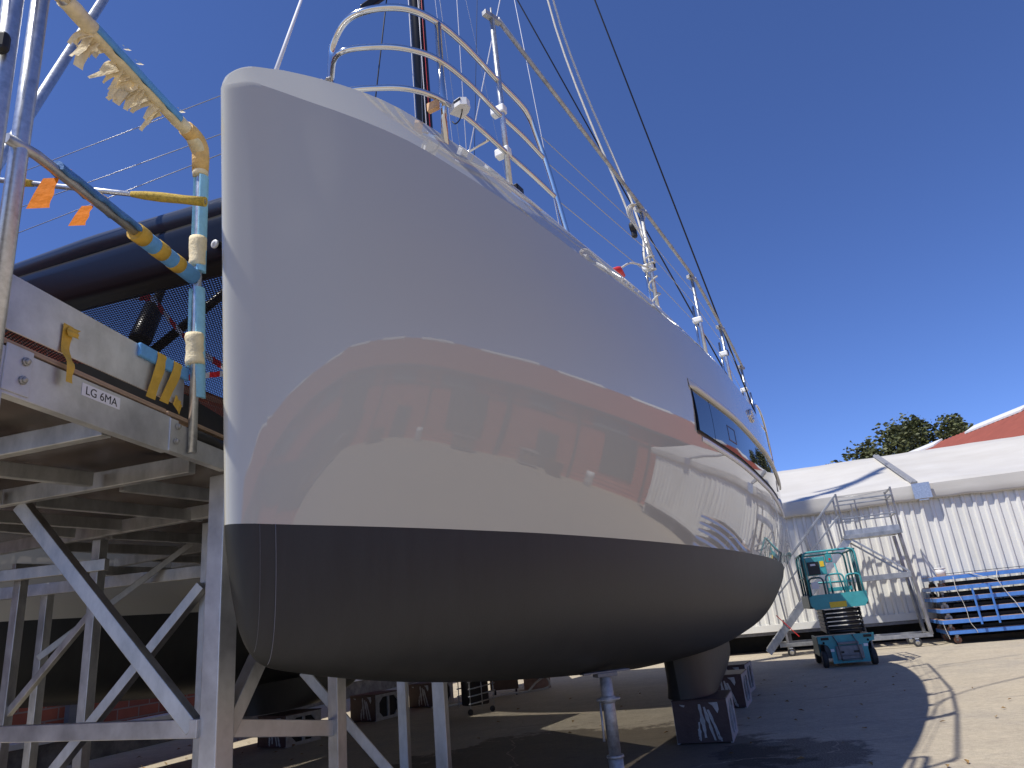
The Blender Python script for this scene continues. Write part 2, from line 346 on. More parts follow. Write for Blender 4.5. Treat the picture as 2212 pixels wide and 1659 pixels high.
def side_u(s, z):
    t = min(max((z - WLZ) / (_zn(s) - WLZ), 0), 1); b = bw(s); k = kw(s)
    return b + (k - b) * t + 0.165 * math.sin(math.pi * t) * rnd(s) * (1 - math.exp(-(max(0, s - S0) / .45) ** 1.5)) * (1 - .35 * min(1, max(0, (s - 6.5) / 5)))
def deck_u(s): hb = _hb(s); k = kw(s); return k - min(.45 * hb, .8 * k)
def deck_z(s): return _zn(s) + _hb(s)
def stations(n1=26, n2=90): return [S0 + .55 * (i / n1) ** 2 for i in range(n1)] + [.48 + (LEN - .48) * i / n2 for i in range(n2 + 1)]
def sec_under(s, nb=18):
    b = bw(s); zk = min(_zk(s), 1.99); return [(b * math.sin(t) ** .85, WLZ - (WLZ - zk) * math.cos(t) ** .9) for t in [math.pi / 2 * i / nb for i in range(nb + 1)]]
def sec_side(s, nt=16): return [(side_u(s, WLZ + (_zn(s) - WLZ) * i / nt), WLZ + (_zn(s) - WLZ) * i / nt) for i in list(range(nt)) + [nt - .22, nt]]
def sec_bevel(s):
    k = kw(s); hb = _hb(s); e = k - deck_u(s); zn = _zn(s); return [(k - e * f, zn + hb * f) for f in (0, .10, .35, .65, .92, 1.0)]
def sec_deck(s, nt=4):
    e = deck_u(s); z = deck_z(s); return [(e * (1 - i / nt), z + .03 * math.sin(math.pi / 2 * i / nt) * min(1, e * 4)) for i in range(nt + 1)]
cat = thing('catamaran', 'large white twin hull sailing yacht with black bottom paint propped on blocks', 'catamaran', (*(BOW + 5 * AX - 3.5 * NX), .45))
def hull(uc, label):
    ST = stations()
    def rows(fn, sg): return [[wor(s + rake(s, z), uc + sg * u, z) for (u, z) in fn(s)] for s in ST]
    top = MB(); und = MB()
    for sg in (1, -1):
        bowst = [s for s in ST if s < .11]
        mk = lambda fn, L_: [[wor(s + rake(s, z), uc + sg * u, z) for (u, z) in fn(s)] for s in L_]
        top.grid(mk(lambda s: sec_side(s) + sec_bevel(s)[1:] + sec_deck(s)[1:], bowst), True, sg < 0)
        cut = bowst[-1:] + [s for s in ST if s > bowst[-1]]
        for fn in (sec_side, sec_bevel, sec_deck): top.grid(mk(fn, cut), True, sg < 0)
        und.grid(rows(sec_under, sg), True, sg < 0)
    e = LEN; tr = [wor(e, uc + u, z) for u, z in sec_side(e)] + [wor(e, uc - u, z) for u, z in sec_side(e)][::-1]
    top.add(tr, [tuple(range(len(tr)))])
    h = part('hull', top, 'gel', cat, label=label); part('underbody', und, 'antifoul', cat); return h
hull_a = hull(0.0, 'glossy white near hull with a tall straight bow')
hull_b = hull(-7.0, 'white far hull seen below the work platform')
# white chalk seam lines on the bottom paint near the stem
ln = MB()
for s0 in (.145, .055):
    pts = []
    for i in range(26):
        t = math.pi / 2 * (1 - i / 25 * .93); s = s0 + .02 * (i / 25) ** 2
        b = bw(s); zk = min(_zk(s), 1.99); u = b * math.sin(t) ** .85; z = WLZ - (WLZ - zk) * math.cos(t) ** .9
        pts.append(wor(s + rake(s, z), u + .0015, z))
    ln.tube(pts, .0016 if s0 > .1 else .0007, 5)
part('seam_line', ln, 'chalk', cat)
# keel fins
def keel(uc):
    k = MB(); rows = []
    for i in range(13):
        a = i / 12; z = 1.15 - (1.15 - .455) * a; le = 6.15 + .10 * a; te = 8.9 - .05 * a - 1.05 * max(0, (a - .45) / .55) ** 2.2
        row = []
        for j in range(25):
            th = math.pi * j / 12; x = (1 - math.cos(th)) / 2 if j <= 12 else (1 - math.cos(th)) / 2
            th2 = .17 * (2.969 * math.sqrt(x) - 1.26 * x - 3.516 * x ** 2 + 2.843 * x ** 3 - 1.036 * x ** 4) * 1.5
            row.append(wor(le + (te - le) * x, uc + (th2 if j <= 12 else -th2), z))
        rows.append(row)
    k.grid(rows, True); k.add(rows[-1], [tuple(range(25))]); part('keel', k, 'antifoul', cat)
keel(0.0); keel(-7.0)
# window strip in the near hull, moulding above and dark line below
def on_side(s, z, off): return wor(s, side_u(s, z) + off, z)
def strip(f0, f1, zb, zt, off, n=40, m=6, slant=0.0, lean=0.0):
    rows = []
    for i in range(n + 1):
        row = []
        for j in range(m + 1):
            z = zb(0) + 0 if False else None
            t = j / m; s = f0 + (f1 - f0) * i / n; s2 = s + slant * t * (1 - i / n)
            row.append(on_side(s2, zb(s) + (zt(s) - zb(s)) * t, off + lean * (1 - t)))
        rows.append(row)
    return rows
zt = lambda s: 3.555 - .018 * (s - 4.85)
zb = lambda s: 3.11 - .034 * (s - 4.85) + .0015 * (s - 4.85) ** 2
w1 = MB(); w1.grid(strip(4.86, 5.39, zb, zt, .007, 10, lean=.020)); wa = part('hull_window', w1, 'glass', cat)
w2 = MB(); w2.grid(strip(5.405, 10.3, zb, zt, .007, 60, lean=.020)); wb = part('hull_window', w2, 'glass', cat)
hs = MB(); zmid = lambda s: 3.375; zlow = lambda s: 3.19
for (a, b_) in ((6.0, 6.035), (6.33, 6.365)): hs.grid(strip(a, b_, zlow, zmid, .016, 2, 2, lean=.008))
for za, zc in ((3.19, 3.205), (3.36, 3.375)): hs.grid(strip(6.0, 6.365, lambda s, za=za: za, lambda s, zc=zc: zc, .017 if za > 3.3 else .024, 8, 2))
part('opening_port', hs, 'black', wb)
fr = MB(); fr.grid(strip(4.83, 4.862, zb, zt, .004, 2, 6)); fr.grid(strip(4.85, 11.6, lambda s: zb(s) - .028, zb, .006, 60, 2, lean=-.0)); fr.grid(strip(5.389, 5.406, zb, zt, .004, 1, 4, lean=.018)); fr.grid([[on_side(s, zb(s), .003) for s in np.linspace(4.86, 10.3, 60)], [on_side(s, zb(s), .027) for s in np.linspace(4.86, 10.3, 60)]]); fr.grid([[on_side(4.86, zb(4.86), .002), on_side(4.86, zt(4.86), .002)], [on_side(4.86, zb(4.86), .027), on_side(4.86, zt(4.86), .007)]], False); part('window_gasket', fr, 'black', cat)
ml = MB()
def lip(f0, f1, z0, prof, n=60):
    rows = []
    for i in range(n + 1):
        s = f0 + (f1 - f0) * i / n; e = min(1, (i + .15) / 1.2) if i < 2 else 1
        rows.append([on_side(s, z0(s) + dz, .002 + off * e) for dz, off in prof])
    return rows
ml.grid(lip(4.80, 12.6, zt, [(.0, .004), (.006, .034), (.030, .044), (.085, .016), (.105, .0)]), True); part('window_moulding', ml, 'cream', cat)
lw = MB(); lw.grid(lip(5.0, 12.4, lambda s: zb(s) - .085, [(.0, .0), (.008, .016), (.045, .018), (.058, .0)]), True); part('lower_moulding', lw, 'gelmatte', cat)
# skin fittings
vt = MB(); p0 = on_side(8.35, 3.98, .012)
vt.disc(p0, (*NX, 0), .055, .105, .03, 24)
for i in range(10): a = i * math.pi / 5; vt.tube([p0 + .075 * np.array([AX[0] * math.cos(a), AX[1] * math.cos(a), math.sin(a)]) + d * np.array([*NX, 0]) for d in (0, .03)], .014, 6)
part('hull_vent', vt, 'steel', cat)
fp = MB(); fp.disc(on_side(11.3, 3.77, .004), (*NX, 0), .0, .055, .02, 16); part('skin_fitting', fp, 'steel', cat)
pt = MB(); pt.obox(on_side(10.15, 3.17, .012), (*AX, 0), (*NX, 0), (0, 0, 1), .20, .014, .17, .004); part('aft_port', pt, 'black', cat)
dp = MB(); dp.disc(wor(11.4, .60, 1.72), (*NX, 0), 0, .016, .012, 10); part('skin_fitting', dp, 'white', cat)
# bridge deck between the hulls, low coachroof
bd = MB(); rows = []
for i in range(25):
    s = 7.6 + 6.8 * i / 24; r = []
    for j in range(13):
        u = -.6 - 5.8 * j / 12; a = (j - 6) / 6
        zz = 2.62 + .42 * max(0, 1 - (s - 7.6) / 1.6) ** 2 + .20 * abs(a) ** 3
        r.append(wor(s + .9 * abs(a) ** 2 * max(0, 1 - (s - 7.6) / 3), u, zz))
    rows.append(r)
bd.grid(rows, True)
front = rows[0]; bd.grid([front, [p * np.array([1, 1, 0]) + np.array([0, 0, 4.5]) for p in front]], True)
bd.grid([[wor(7.6 + .9 * abs((j - 6) / 6) ** 2, -.6 - 5.8 * j / 12, 4.5) for j in range(13)], [wor(14.4, -.6 - 5.8 * j / 12, 4.5) for j in range(13)]], False)
part('bridge_deck', bd, 'gel', cat)
cr = MB(); rows = []
for i in range(13):
    s = 9.2 + 5 * i / 12; h = .75 * min(1, (i + .2) / 4) ** .6
    rows.append([wor(s, -3.5 + 2.4 * math.cos(math.pi * j / 12), 4.5 + h * math.sin(math.pi * j / 12) ** .5) for j in range(13)])
cr.grid(rows, True); part('coachroof', cr, 'gelmatte', cat)
# forward crossbeam: arched black beam with a tube on top
def beam_pt(u, dz, ds=0.0):
    d = abs(u + 4.2); zb_ = 4.475 - .142 * max(0, d - .2) - .012 * d
    return wor(.72 + ds, u, zb_ + .0 + dz)
cb = MB(); us = [-.30 - 6.4 * i / 40 for i in range(41)]
prof = [(.16, -.02), (.10, .0), (.055, .015), (.035, .05), (.022, .12), (.012, .20), (.004, .28), (.0, .33), (.02, .375), (.06, .395), (.16, .40), (.26, .36), (.31, .22), (.27, .08), (.22, .0)]
cb.grid([[beam_pt(u, dz, ds) for ds, dz in prof + prof[:1]] for u in us], True, True); part('crossbeam', cb, 'black', cat)
tb = MB(); tb.tube([beam_pt(u, .415 + .07 * max(0, 1 - abs(u + 2.6) / 3), .10) for u in us], .105, 18); part('crossbeam_tube', tb, 'blacktube', cat)
lt = MB(); lt.disc(beam_pt(-1.03, .13, -.002), (*-AX, 0), 0, .032, .02, 18); part('courtesy_light', lt, 'white', cat)
# trampoline net
nt = MB(); zt0 = 4.22; c_ = .032
u0, u1, s0_, s1_ = -.62, -6.4, .95, 7.5
def net_z(s, u):
    front = beam_pt(u, .03)[2]; k = max(0.0, 1 - (s - .9) / 2.2); return zt0 + (front - zt0) * k
u = u0; hw = .0078; sN = np.array([*NX, 0]) * hw; sA = np.array([*AX, 0]) * hw
while u > u1:
    rw = [[wor(s, u, net_z(s, u)) - sN, wor(s, u, net_z(s, u)) + sN] for s in (.95, 1.6, 2.3, 3.1, s1_)]; nt.grid(rw, False); u -= c_
s = s0_
while s < s1_:
    us_ = (u0, -2.0, -3.3, -4.2, -5.2, u1); nt.grid([[wor(s, u, net_z(s, u) - .002) - sA, wor(s, u, net_z(s, u) - .002) + sA] for u in us_], False); s += c_
part('trampoline_net', nt, 'net', cat)
fd = MB(); A_, B_ = np.array((-3.89, 6.87, 4.62)), np.array((-3.845, 7.05, 5.12)); fd.tube([A_, A_ + (B_ - A_) * .1, B_ - (B_ - A_) * .05, B_, np.array((-3.80, 7.17, 5.55))], [.10, .115, .105, .05, .045], 16); part('furler_drum', fd, 'black', cat)
st = MB(); st.tube([(-3.95, 6.95, 4.40), (-3.25, 7.31, 5.29), (-2.6, 7.6, 6.1)], .05, 10); part('bowsprit_strut', st, 'black', cat)
# pulpit
def pp(s, u, z): return wor(s, u, z)
rail = [(1.12, -.32, 5.0), (1.12, -.31, 5.35), (1.12, -.30, 5.66), (1.09, -.24, 5.78), (1.04, -.06, 5.85), (1.08, .15, 5.86), (1.22, .36, 5.86), (1.44, .47, 5.86), (1.75, .52, 5.86), (2.2, .535, 5.86), (2.6, .56, 5.85), (2.74, .57, 5.80), (2.82, .58, 5.66), (2.95, .61, 5.3), (3.14, .65, 4.60)]
pu = MB(); pu.tube([pp(*p) for p in bez(rail, 6)], .027, 12)
pu.tube([pp(*p) for p in bez([(1.12, -.30, 5.47), (.96, -.08, 5.48), (1.08, .18, 5.49), (1.24, .36, 5.49), (1.44, .47, 5.49), (1.75, .52, 5.49), (2.2, .535, 5.49), (2.6, .565, 5.48), (2.93, .60, 5.42)], 6)], .022, 12)
pu.tube([pp(*p) for p in bez([(1.12, -.31, 5.1), (.96, -.06, 5.11), (1.09, .2, 5.12), (1.24, .37, 5.12), (1.44, .47, 5.12), (1.75, .52, 5.12), (2.2, .55, 5.11), (2.6, .58, 5.10), (3.05, .62, 5.06)], 6)], .022, 12)
pu.tube([pp(1.46, .475, 5.85), pp(1.51, .43, 4.65)], .026, 12)
pu.tube([pp(2.02, .52, 5.11), pp(2.02, .05, 5.05)], .012, 8)
part('pulpit', pu, 'steel', cat)
tbk = MB(); a, b_ = pp(.55, -.16, 4.88), pp(1.10, -.30, 5.47); tbk.tube([a, b_], .006, 6); tbk.tube([a * .55 + b_ * .45, a * .22 + b_ * .78], .012, 8)
for f in (.42, .6, .8): q = a + (b_ - a) * f; tbk.disc(q, b_ - a, 0, .018, .014, 8)
tbk.tube([a * .06 + b_ * .94, b_], .016, 8); part('turnbuckle_wire', tbk, 'wire', cat)
fs_ = MB(); fs_.tube([pp(.36, -.09, 4.8), pp(2.0, -1.51, 7.79), pp(4.2, -3.42, 11.7), pp(8.6, -7.25, 19.5)], .0145, 10); part('furled_stay', fs_, 'whitewire', cat)
# life lines aft of the pulpit, stanchions of the yacht
LX = [(2.95, .61), (5.15, .80), (7.15, .82), (8.85, .76), (11.2, .57), (12.4, .49)]
for dz0, dz1 in ((5.44, 5.40), (5.09, 5.07), (5.70, 5.55)):
    ll = MB(); pts = [wor(s, u - .03, dz0 + (dz1 - dz0) * i / 5) for i, (s, u) in enumerate(LX)]; ll.tube(pts, .0045, 6); part('lifeline', ll, 'wire', cat)
for (s, u), h in zip(LX[1:5], (5.42, 5.42, 5.40, 5.2)):
    sm = MB(); sm.tube([wor(s + .05, u - .09, deck_z(s) - .05), wor(s + .05, u - .07, h)], .017, 10); part('stanchion', sm, 'steel', cat)
# stern rail
sr = MB(); sr.tube([wor(*p) for p in bez([(12.3, .46, 4.2), (12.35, .47, 4.9), (12.5, .47, 5.18), (12.9, .47, 5.2), (13.4, .44, 5.0), (13.75, .40, 4.6), (13.85, .38, 4.1)], 6)], .022, 10)
sr.tube([wor(12.35, .47, 4.85), wor(13.6, .42, 4.82)], .015, 8); sr.tube([wor(12.2, .50, 4.25), wor(12.1, .50, 5.35)], .02, 8); part('stern_rail', sr, 'steel', cat)
# deck cleat, toe rail
cl = MB(); cl.obox(wor(2.5, .50, 4.89), (*AX, 0), (*NX, 0), (0, 0, 1), .12, .05, .10, .01); part('deck_cleat', cl, 'black', cat)
tr_ = MB(); tr_.tube([wor(s, deck_u(s) - .015, deck_z(s) + .012) for s in np.linspace(1.7, 12, 60)], .011, 6); part('toe_rail', tr_, 'gelmatte', cat)
# navigation sensor on the pulpit
ns = MB(); rows = []
c0 = pp(1.56, .53, 5.045); ex = np.array([*NX, 0]) * .9 - np.array([*AX, 0]) * .44; ex /= np.linalg.norm(ex); ey = np.cross((0, 0, 1), ex)
out = [c0 + ex * x + ey * y for x, y in [(-.03, -.055), (.05, -.06), (.10, -.045), (.125, 0), (.10, .045), (.05, .06), (-.03, .055)]]
ns.poly(out, (0, 0, .062)); sn = part('navigation_light', ns, 'white', cat)
n2 = MB(); n2.poly([c0 + ex * x + ey * y + np.array([0, 0, .034]) for x, y in [(.045, -.063), (.106, -.046), (.106, -.040), (.045, -.055)]], (0, 0, .02)); part('lens', n2, 'black', sn)
n3 = MB(); n3.tube(bez([c0 + ex * .06, c0 + ex * .045 + np.array([0, 0, -.03]), c0 + ex * .01 + np.array([0, 0, -.06]), c0 - ex * .05 + np.array([0, 0, -.05]), c0 - ex * .09 + np.array([0, 0, .0])], 5), .005, 6); part('cable', n3, 'blackmatt', sn)
for c1, l1 in ((pp(1.40, .42, 5.06), .09), (pp(2.02, .20, 5.065), .14)):
    wbk = MB(); wbk.obox(c1, (*NX, 0), (*AX, 0), (0, 0, 1), l1, .04, .07, .004); part('wood_packer', wbk, 'wood', cat)
# rigging
RIG = [('blackmatt', .016, (2.33, 10.75, 12.69), (4.28, 12.49, 4.89)), ('blackmatt', .012, (0.78, 9.97, 12.05), (3.48, 11.06, 5.02)),
 ('whitewire', .004, (-0.84, 11.97, 14.4), (-0.74, 11.98, 11.52)), ('wire', .005, (-0.74, 11.98, 14.4), (-0.62, 11.98, 11.69)), ('whitewire', .007, (-0.37, 11.99, 14.37), (-0.45, 11.99, 10.47)),
 ('wire', .004, (-0.19, 13.0, 15.42), (0.09, 13.0, 12.62)), ('blackmatt', .006, (0.07, 12.0, 14.32), (-0.3, 12.0, 10.32)), ('whitewire', .006, (0.8, 10.97, 13.12), (0.89, 8.96, 6.9)),
 ('whitewire', .009, (0.47, 9.99, 12.11), (-0.33, 9.99, 8.93)), ('whitewire', .005, (0.08, 9.0, 8.88), (-0.23, 9.0, 8.11)), ('wire', .004, (0.08, 9.0, 8.88), (0.14, 8.5, 7.4)),
 ('blackmatt', .012, (-1.73, 8.83, 10.94), (-1.87, 8.8, 9.22)), ('blackmatt', .011, (-1.41, 8.89, 11.17), (-1.66, 8.85, 9.1)), ('whitewire', .010, (-1.75, 8.83, 10.88), (-1.5, 8.87, 9.08)), ('wire', .004, (-1.37, 13.93, 16.58), (-1.49, 13.92, 13.1))]
for mm, r, a, b_ in RIG:
    a = np.array(a); b_ = np.array(b_); d = b_ - a; k = (4.62 - a[2]) / d[2]; e = a + d * max(1, k); t0 = a - d * (.8 if a[2] > 10 and mm != 'x' else 0)
    if a[2] < 9: t0 = a - d * 0
    if abs(a[2] - 10.9) < .05 or abs(a[2] - 10.88) < .02: t0 = a
    rg = MB(); rg.tube([t0, a, e], r, 6); part('rigging_line', rg, mm, cat)
bo = MB(); bo.bar((-1.79, 8.82, 10.95), (-.9, 8.98, 11.8), .09, .13, bev=.02); part('spreader', bo, 'black', cat)
# white tube lines strung between the two bows
for i, (a, b_) in enumerate([(((.6, -.25), 5.14), ((.6, -6.9), 6.42)), (((.6, -.25), 4.81), ((.6, -6.9), 5.97)), (((.6, -.25), 4.66), ((.6, -6.9), 5.58))]):
    wl = MB(); wl.tube([wor(*a[0], a[1]), wor(*b_[0], b_[1])], .0035, 6); part('bow_line', wl, 'wire', cat)
# tall carbon mast (its shadow falls on the tent)
mx_, my_ = -1.56, 15.0
ms = MB(); ms.tube([(mx_, my_, 4.3), (mx_, my_, 20), (mx_, my_, 31)], [.20, .20, .15], 16); mast = part('mast', ms, 'black', cat)
for dx, cc, r in ((-.215, 'whitewire', .012), (.06, 'whitewire', .012), (.15, 'red', .009)):
    hl = MB(); dv = np.array((dx, -.205 if dx > 0 else -.05, 0)); hl.tube([np.array((mx_, my_, 4.4)) + dv, np.array((mx_, my_, 29)) + dv], r, 6); part('halyard', hl, cc, mast)
for z_ in (22.5, 27.5):
    sp = MB(); sp.bar((mx_ - 1.4, my_ - .2, z_ + .15), (mx_ + 1.2, my_ + .4, z_ + .15), .16, .05, bev=.015); part('spreader', sp, 'black', mast)

# ------------------------------------------------------------------ temporary guard rail clamped along the deck edge
gr = thing('temporary_guard_rail', 'dull steel safety rail on tall clamped posts along the deck edge', 'guard rail', tuple(wor(6, .8, 4.5)))
PP = [(2.26, .545, 4.80, 6.55), (5.15, .80, 4.50, 5.92), (7.15, .82, 4.48, 5.82), (8.85, .765, 4.46, 5.62), (11.2, .575, 4.40, 5.62)]
for i, (s, u, za, z1_) in enumerate(PP):
    pb = MB(); pb.tube([wor(s, u, za), wor(s, u, z1_)], .024, 10); po = part('rail_post', pb, 'galv', gr)
    hd = MB(); hd.bar(wor(s - .09, u - .03, z1_), wor(s + .09, u + .03, z1_), .05, .05); hd.tube([wor(s, u, z1_), wor(s, u, z1_ + .11)], .008, 6); part('post_head', hd, 'galvdull', po)
    for zc in ((5.55, 5.13) if i == 0 else (4.62, 5.18)):
        k = MB(); k.obox(wor(s, u - .03, zc), (*NX, 0), (*AX, 0), (0, 0, 1), .13, .075, .075, .012); part('clamp', k, 'white', po)
    if i in (1, 3):
        k = MB(); k.obox(wor(s + .05, u + .01, 5.2), (*NX, 0), (*AX, 0), (0, 0, 1), .06, .07, .085, .008); part('clamp', k, 'blackmatt', po)
for i in range(4):
    a, b_ = PP[i], PP[i + 1]; rb = MB(); P_, Q_ = wor(a[0] + .05, a[1] + .03, a[3] + .01), wor(b_[0] - .05, b_[1] + .03, b_[3] + .01)
    rb.tube([P_, (P_ + Q_) / 2, Q_], .022, 10); rb.disc((P_ + Q_) / 2, Q_ - P_, .0, .027, .03, 10); part('top_rail', rb, 'galvdull', gr)
# ropes tied to the second post
def rope(pts, r, label, name='rope', m='rope'): q = MB(); q.tube(bez(pts, 8), r, 7); return solo(name, q, m, label, 'rope', tuple(pts[0]))
tp = wor(5.15, .80, 5.92)
def off(s, u, z): return wor(5.15 + s, .80 + u, z)
rope([(1.06, 7.95, 14.2), (.93 + .13, 7.99, 9.9), (1.71, 8.02, 6.27), (1.74, 8.03, 6.1)], .014, 'taut white halyard coming down to the black block beside the coil', 'halyard')
rope([(1.18, 8.05, 14.2), (1.03 + .12, 8.06, 9.94), (1.80, 8.1, 6.46), off(-.12, -.02, 5.2)], .014, 'taut white halyard running down past the black block to the post clamp', 'halyard')
pc = [off(.02, .0, 5.98)]
for i in range(4):
    k_ = .035 * i
    pc += [off(-.10 - k_, -.03, 5.96 - .4 * k_), off(-.20 - .5 * k_, -.05 - k_ * .4, 5.80), off(-.13 + .3 * k_, -.01, 5.52), off(-.03 + .5 * k_, .045, 5.30 - .3 * k_), off(.03, .05, 5.24), off(.02 - .4 * k_, .03, 5.42), off(-.02, .01, 5.70), off(.03 + k_ * 1.2, .02, 5.97 + .02 * (i % 2))]
rope(pc, .0085, 'hanging coil of white rope looped over the guard rail post')
sq = []
for i in range(34):
    a = i * .9; sq.append(off(.055 * math.cos(a), .055 * math.sin(a), 5.32 - .012 * i - (.0 if i < 22 else .02 * (i - 22))))
rope(sq, .010, 'white rope wound round the post below the coil')
rope([off(-.02, -.02, 5.16), off(-.30, -.05, 5.10), off(-.62, -.06, 4.98), wor(4.25, .70, 4.80)], .011, 'short white rope tied from the post down to the deck edge')
bk = MB(); bk.disc((1.735, 8.03, 6.08), (.9, -.4, 0), .0, .07, .07, 16); bk.obox((1.74, 8.03, 6.0), (1, 0, 0), (0, 1, 0), (0, 0, 1), .07, .06, .14, .015)
solo('pulley_block', bk, 'blackmatt', 'black rope block hanging under the white halyard', 'pulley', (1.735, 8.03, 6.08))
rb = MB(); rb.tube([wor(4.12, .69, 4.74), wor(4.22, .71, 4.78), wor(4.34, .72, 4.76)], [.03, .045, .02], 8); solo('red_ball', rb, 'red', 'small red tag on the deck edge at the end of the tied rope', 'tag', tuple(wor(4.22, .71, 4.76)))
# ------------------------------------------------------------------ aluminium work platform between the hulls
FA = np.array([-2.0328, 2.7100]); FD = np.array([.11443, .99343]); FN = np.array([.99343, -.11443])
def F(t, z, o=0.0): q = FA + t * FD + o * FN; return np.array([q[0], q[1], z])
wp = thing('work_platform', 'aluminium work platform with padded guard rails standing between the two hulls', 'work platform', (-2.6, 4.6, 0))
ZB = 2.5
def pbar(name, p, q, w=.06, h=.10, m='alu', zb=ZB):
    b = MB(); b.bar((p[0], p[1], zb + h / 2), (q[0], q[1], zb + h / 2), w, h); return part(name, b, m, wp)
fb = MB(); fb.bar(F(-.12, 2.60), F(1.02, 2.60), .05, .20); fb.bar(F(1.021, 2.595), F(1.62, 2.595), .05, .17)
edge = part('edge_beam', fb, 'alubright', wp)
eb = MB(); eb.bar(F(-.30, 2.722, -.03), F(.98, 2.722, -.03), .10, .022, bev=.002); eb.bar(F(.985, 2.715, -.02), F(1.9, 2.715, -.02), .10, .022, bev=.002); part('plywood_edge', eb, 'plyedge', wp)
# deck: outline on the plan, dark film-faced plywood seen from below
dk = MB(); outline = [F(-.5, 2.703, -.05), F(1.75, 2.703, -.05), wor(2.2, -1.25, 2.703), wor(4.8, -1.15, 2.703), wor(6.2, -3.35, 2.703), wor(7.6, -3.35, 2.703), wor(7.6, -5.9, 2.703), wor(.2, -5.2, 2.703), wor(-1.5, -3.2, 2.703)]  # unseen aft corner added to block sun on the ground below
dk.poly(outline, (0, 0, .018)); part('deck_panel', dk, 'plydark', wp)
def W2(s, u): q = BOW + s * AX + u * NX; return (q[0], q[1])
pbar('cross_beam', W2(-.50, -1.95), W2(-.19, -.59))
pbar('cross_beam', W2(.14, -3.2), W2(.62, -1.02), h=.11)
pbar('cross_beam', W2(1.30, -5.3), W2(1.90, -1.10), h=.11)
pbar('cross_beam', W2(3.00, -5.5), W2(3.15, -1.1)); pbar('cross_beam', W2(4.45, -5.5), W2(4.6, -1.1), h=.13)
for s0, u0_, s1, u1_ in ((-.9, -1.70, .38, -1.66), (.60, -1.69, 4.9, -1.75), (.45, -2.42, 1.80, -2.46), (1.95, -2.5, 4.9, -2.6), (-.6, -2.5, .25, -2.44), (.35, -3.1, 1.5, -3.1), (1.7, -3.55, 4.4, -3.55), (-.2, -3.3, 1.4, -3.6), (1.6, -4.4, 4.4, -4.4), (2.05, -1.15, 4.9, -1.15), (3.1, -4.95, 4.5, -4.95)):
    pbar('joist', W2(s0, u0_), W2(s1, u1_), .05, .09)
def leg(x, y, ztop, w=.09, rz=6.6, m='alu'):
    b = MB(); a = R(rz); b.obox((x, y, ztop / 2), (math.cos(a), -math.sin(a), 0), (math.sin(a), math.cos(a), 0), (0, 0, 1), w, w, ztop, .006); return part('leg', b, m, wp)
leg(*F(-.16, 0)[:2], 2.5, .10, m='alubright'); leg(-1.875, 4.42, 2.5, .132, 23, m='alubright'); leg(-2.70, 6.07, 2.5, .08, 15); leg(-3.83, 6.40, 2.5, .09, 15)
leg(-4.68, 6.64, 2.28, .085, 15); leg(-5.13, 7.71, 2.22, .09, 15); leg(-1.42, 5.31, 2.5, .09, 28); leg(-1.28, 7.06, 2.5, .085, 10); leg(-.85, 6.39, 2.5, .105, 10)
for a, b_ in (((-3.30, 4.85, 2.49), (-2.15, 4.55, 1.10)),):
    pass
def diag(p, q, w=.07, h=.07): b = MB(); b.bar(p, q, w, h); part('diagonal_brace', b, 'alu', wp)
LCAM = None
diag((-3.351, 4.673, 2.5), (-1.998, 4.419, 1.05), .075, .09)
diag((-2.70, 6.00, 1.98), (-3.99, 6.18, .58), .09, .08); diag((-3.86, 6.40, 1.86), (-4.68, 6.65, 1.09), .05, .06)
diag((-3.45, 7.55, 2.62), (-4.62, 6.90, 1.55), .05, .06); diag((-1.44, 5.30, 2.46), (-1.86, 4.46, .98), .09, .09); diag((-1.785, 5.728, 1.252), (-1.10, 5.90, .38), .06, .07)
for p_, q_, w_ in (((-1.955, 4.384, 1.051), (-3.80, 5.20, 1.07), .05), ((-1.87, 4.44, 1.035), (-1.45, 5.30, .886), .05)):
    k = MB(); k.bar(p_, q_, w_, .10); part('tie_bar', k, 'alubright', wp)
pbar('cross_beam', W2(.70, -5.9), W2(1.66, -3.5), .06, .10, zb=2.22); pbar('cross_beam', W2(1.9, -5.9), W2(2.95, -3.2), .06, .12, zb=2.18); pbar('joist', W2(1.4, -4.5), W2(4.4, -4.7), .05, .09, zb=2.30)
pbar('cross_beam', W2(3.75, -5.5), W2(3.9, -1.15), .05, .09); pbar('joist', W2(-.4, -2.95), W2(.2, -2.9), .05, .08)
# kick board, black net skirt behind it, rubber edge
kb = MB(); kb.poly([F(-.16, 2.785), F(1.16, 2.80), F(1.16, 3.03), F(-.16, 3.03)], tuple(np.array([*FN, 0]) * -.008)); part('kick_board', kb, 'alubright', wp)
sk = MB(); sk.poly([F(.22, 2.735, -.10), F(1.75, 2.735, -.10), F(1.75, 2.86, -.10), F(.55, 2.86, -.10), F(.22, 2.77, -.10)], tuple(np.array([*FN, 0]) * -.01)); sk.poly([F(1.24, 2.735, -.14), F(2.0, 2.735, -.14), F(2.0, 2.93, -.14), F(1.24, 2.98, -.14)], tuple(np.array([*FN, 0]) * -.01)); part('black_skirt', sk, 'blackmatt', wp)
ru = MB(); ru.tube([F(1.21, 2.66, .01), F(1.75, 2.66, .01)], .035, 12); part('rubber_edge', ru, 'rubber', wp)
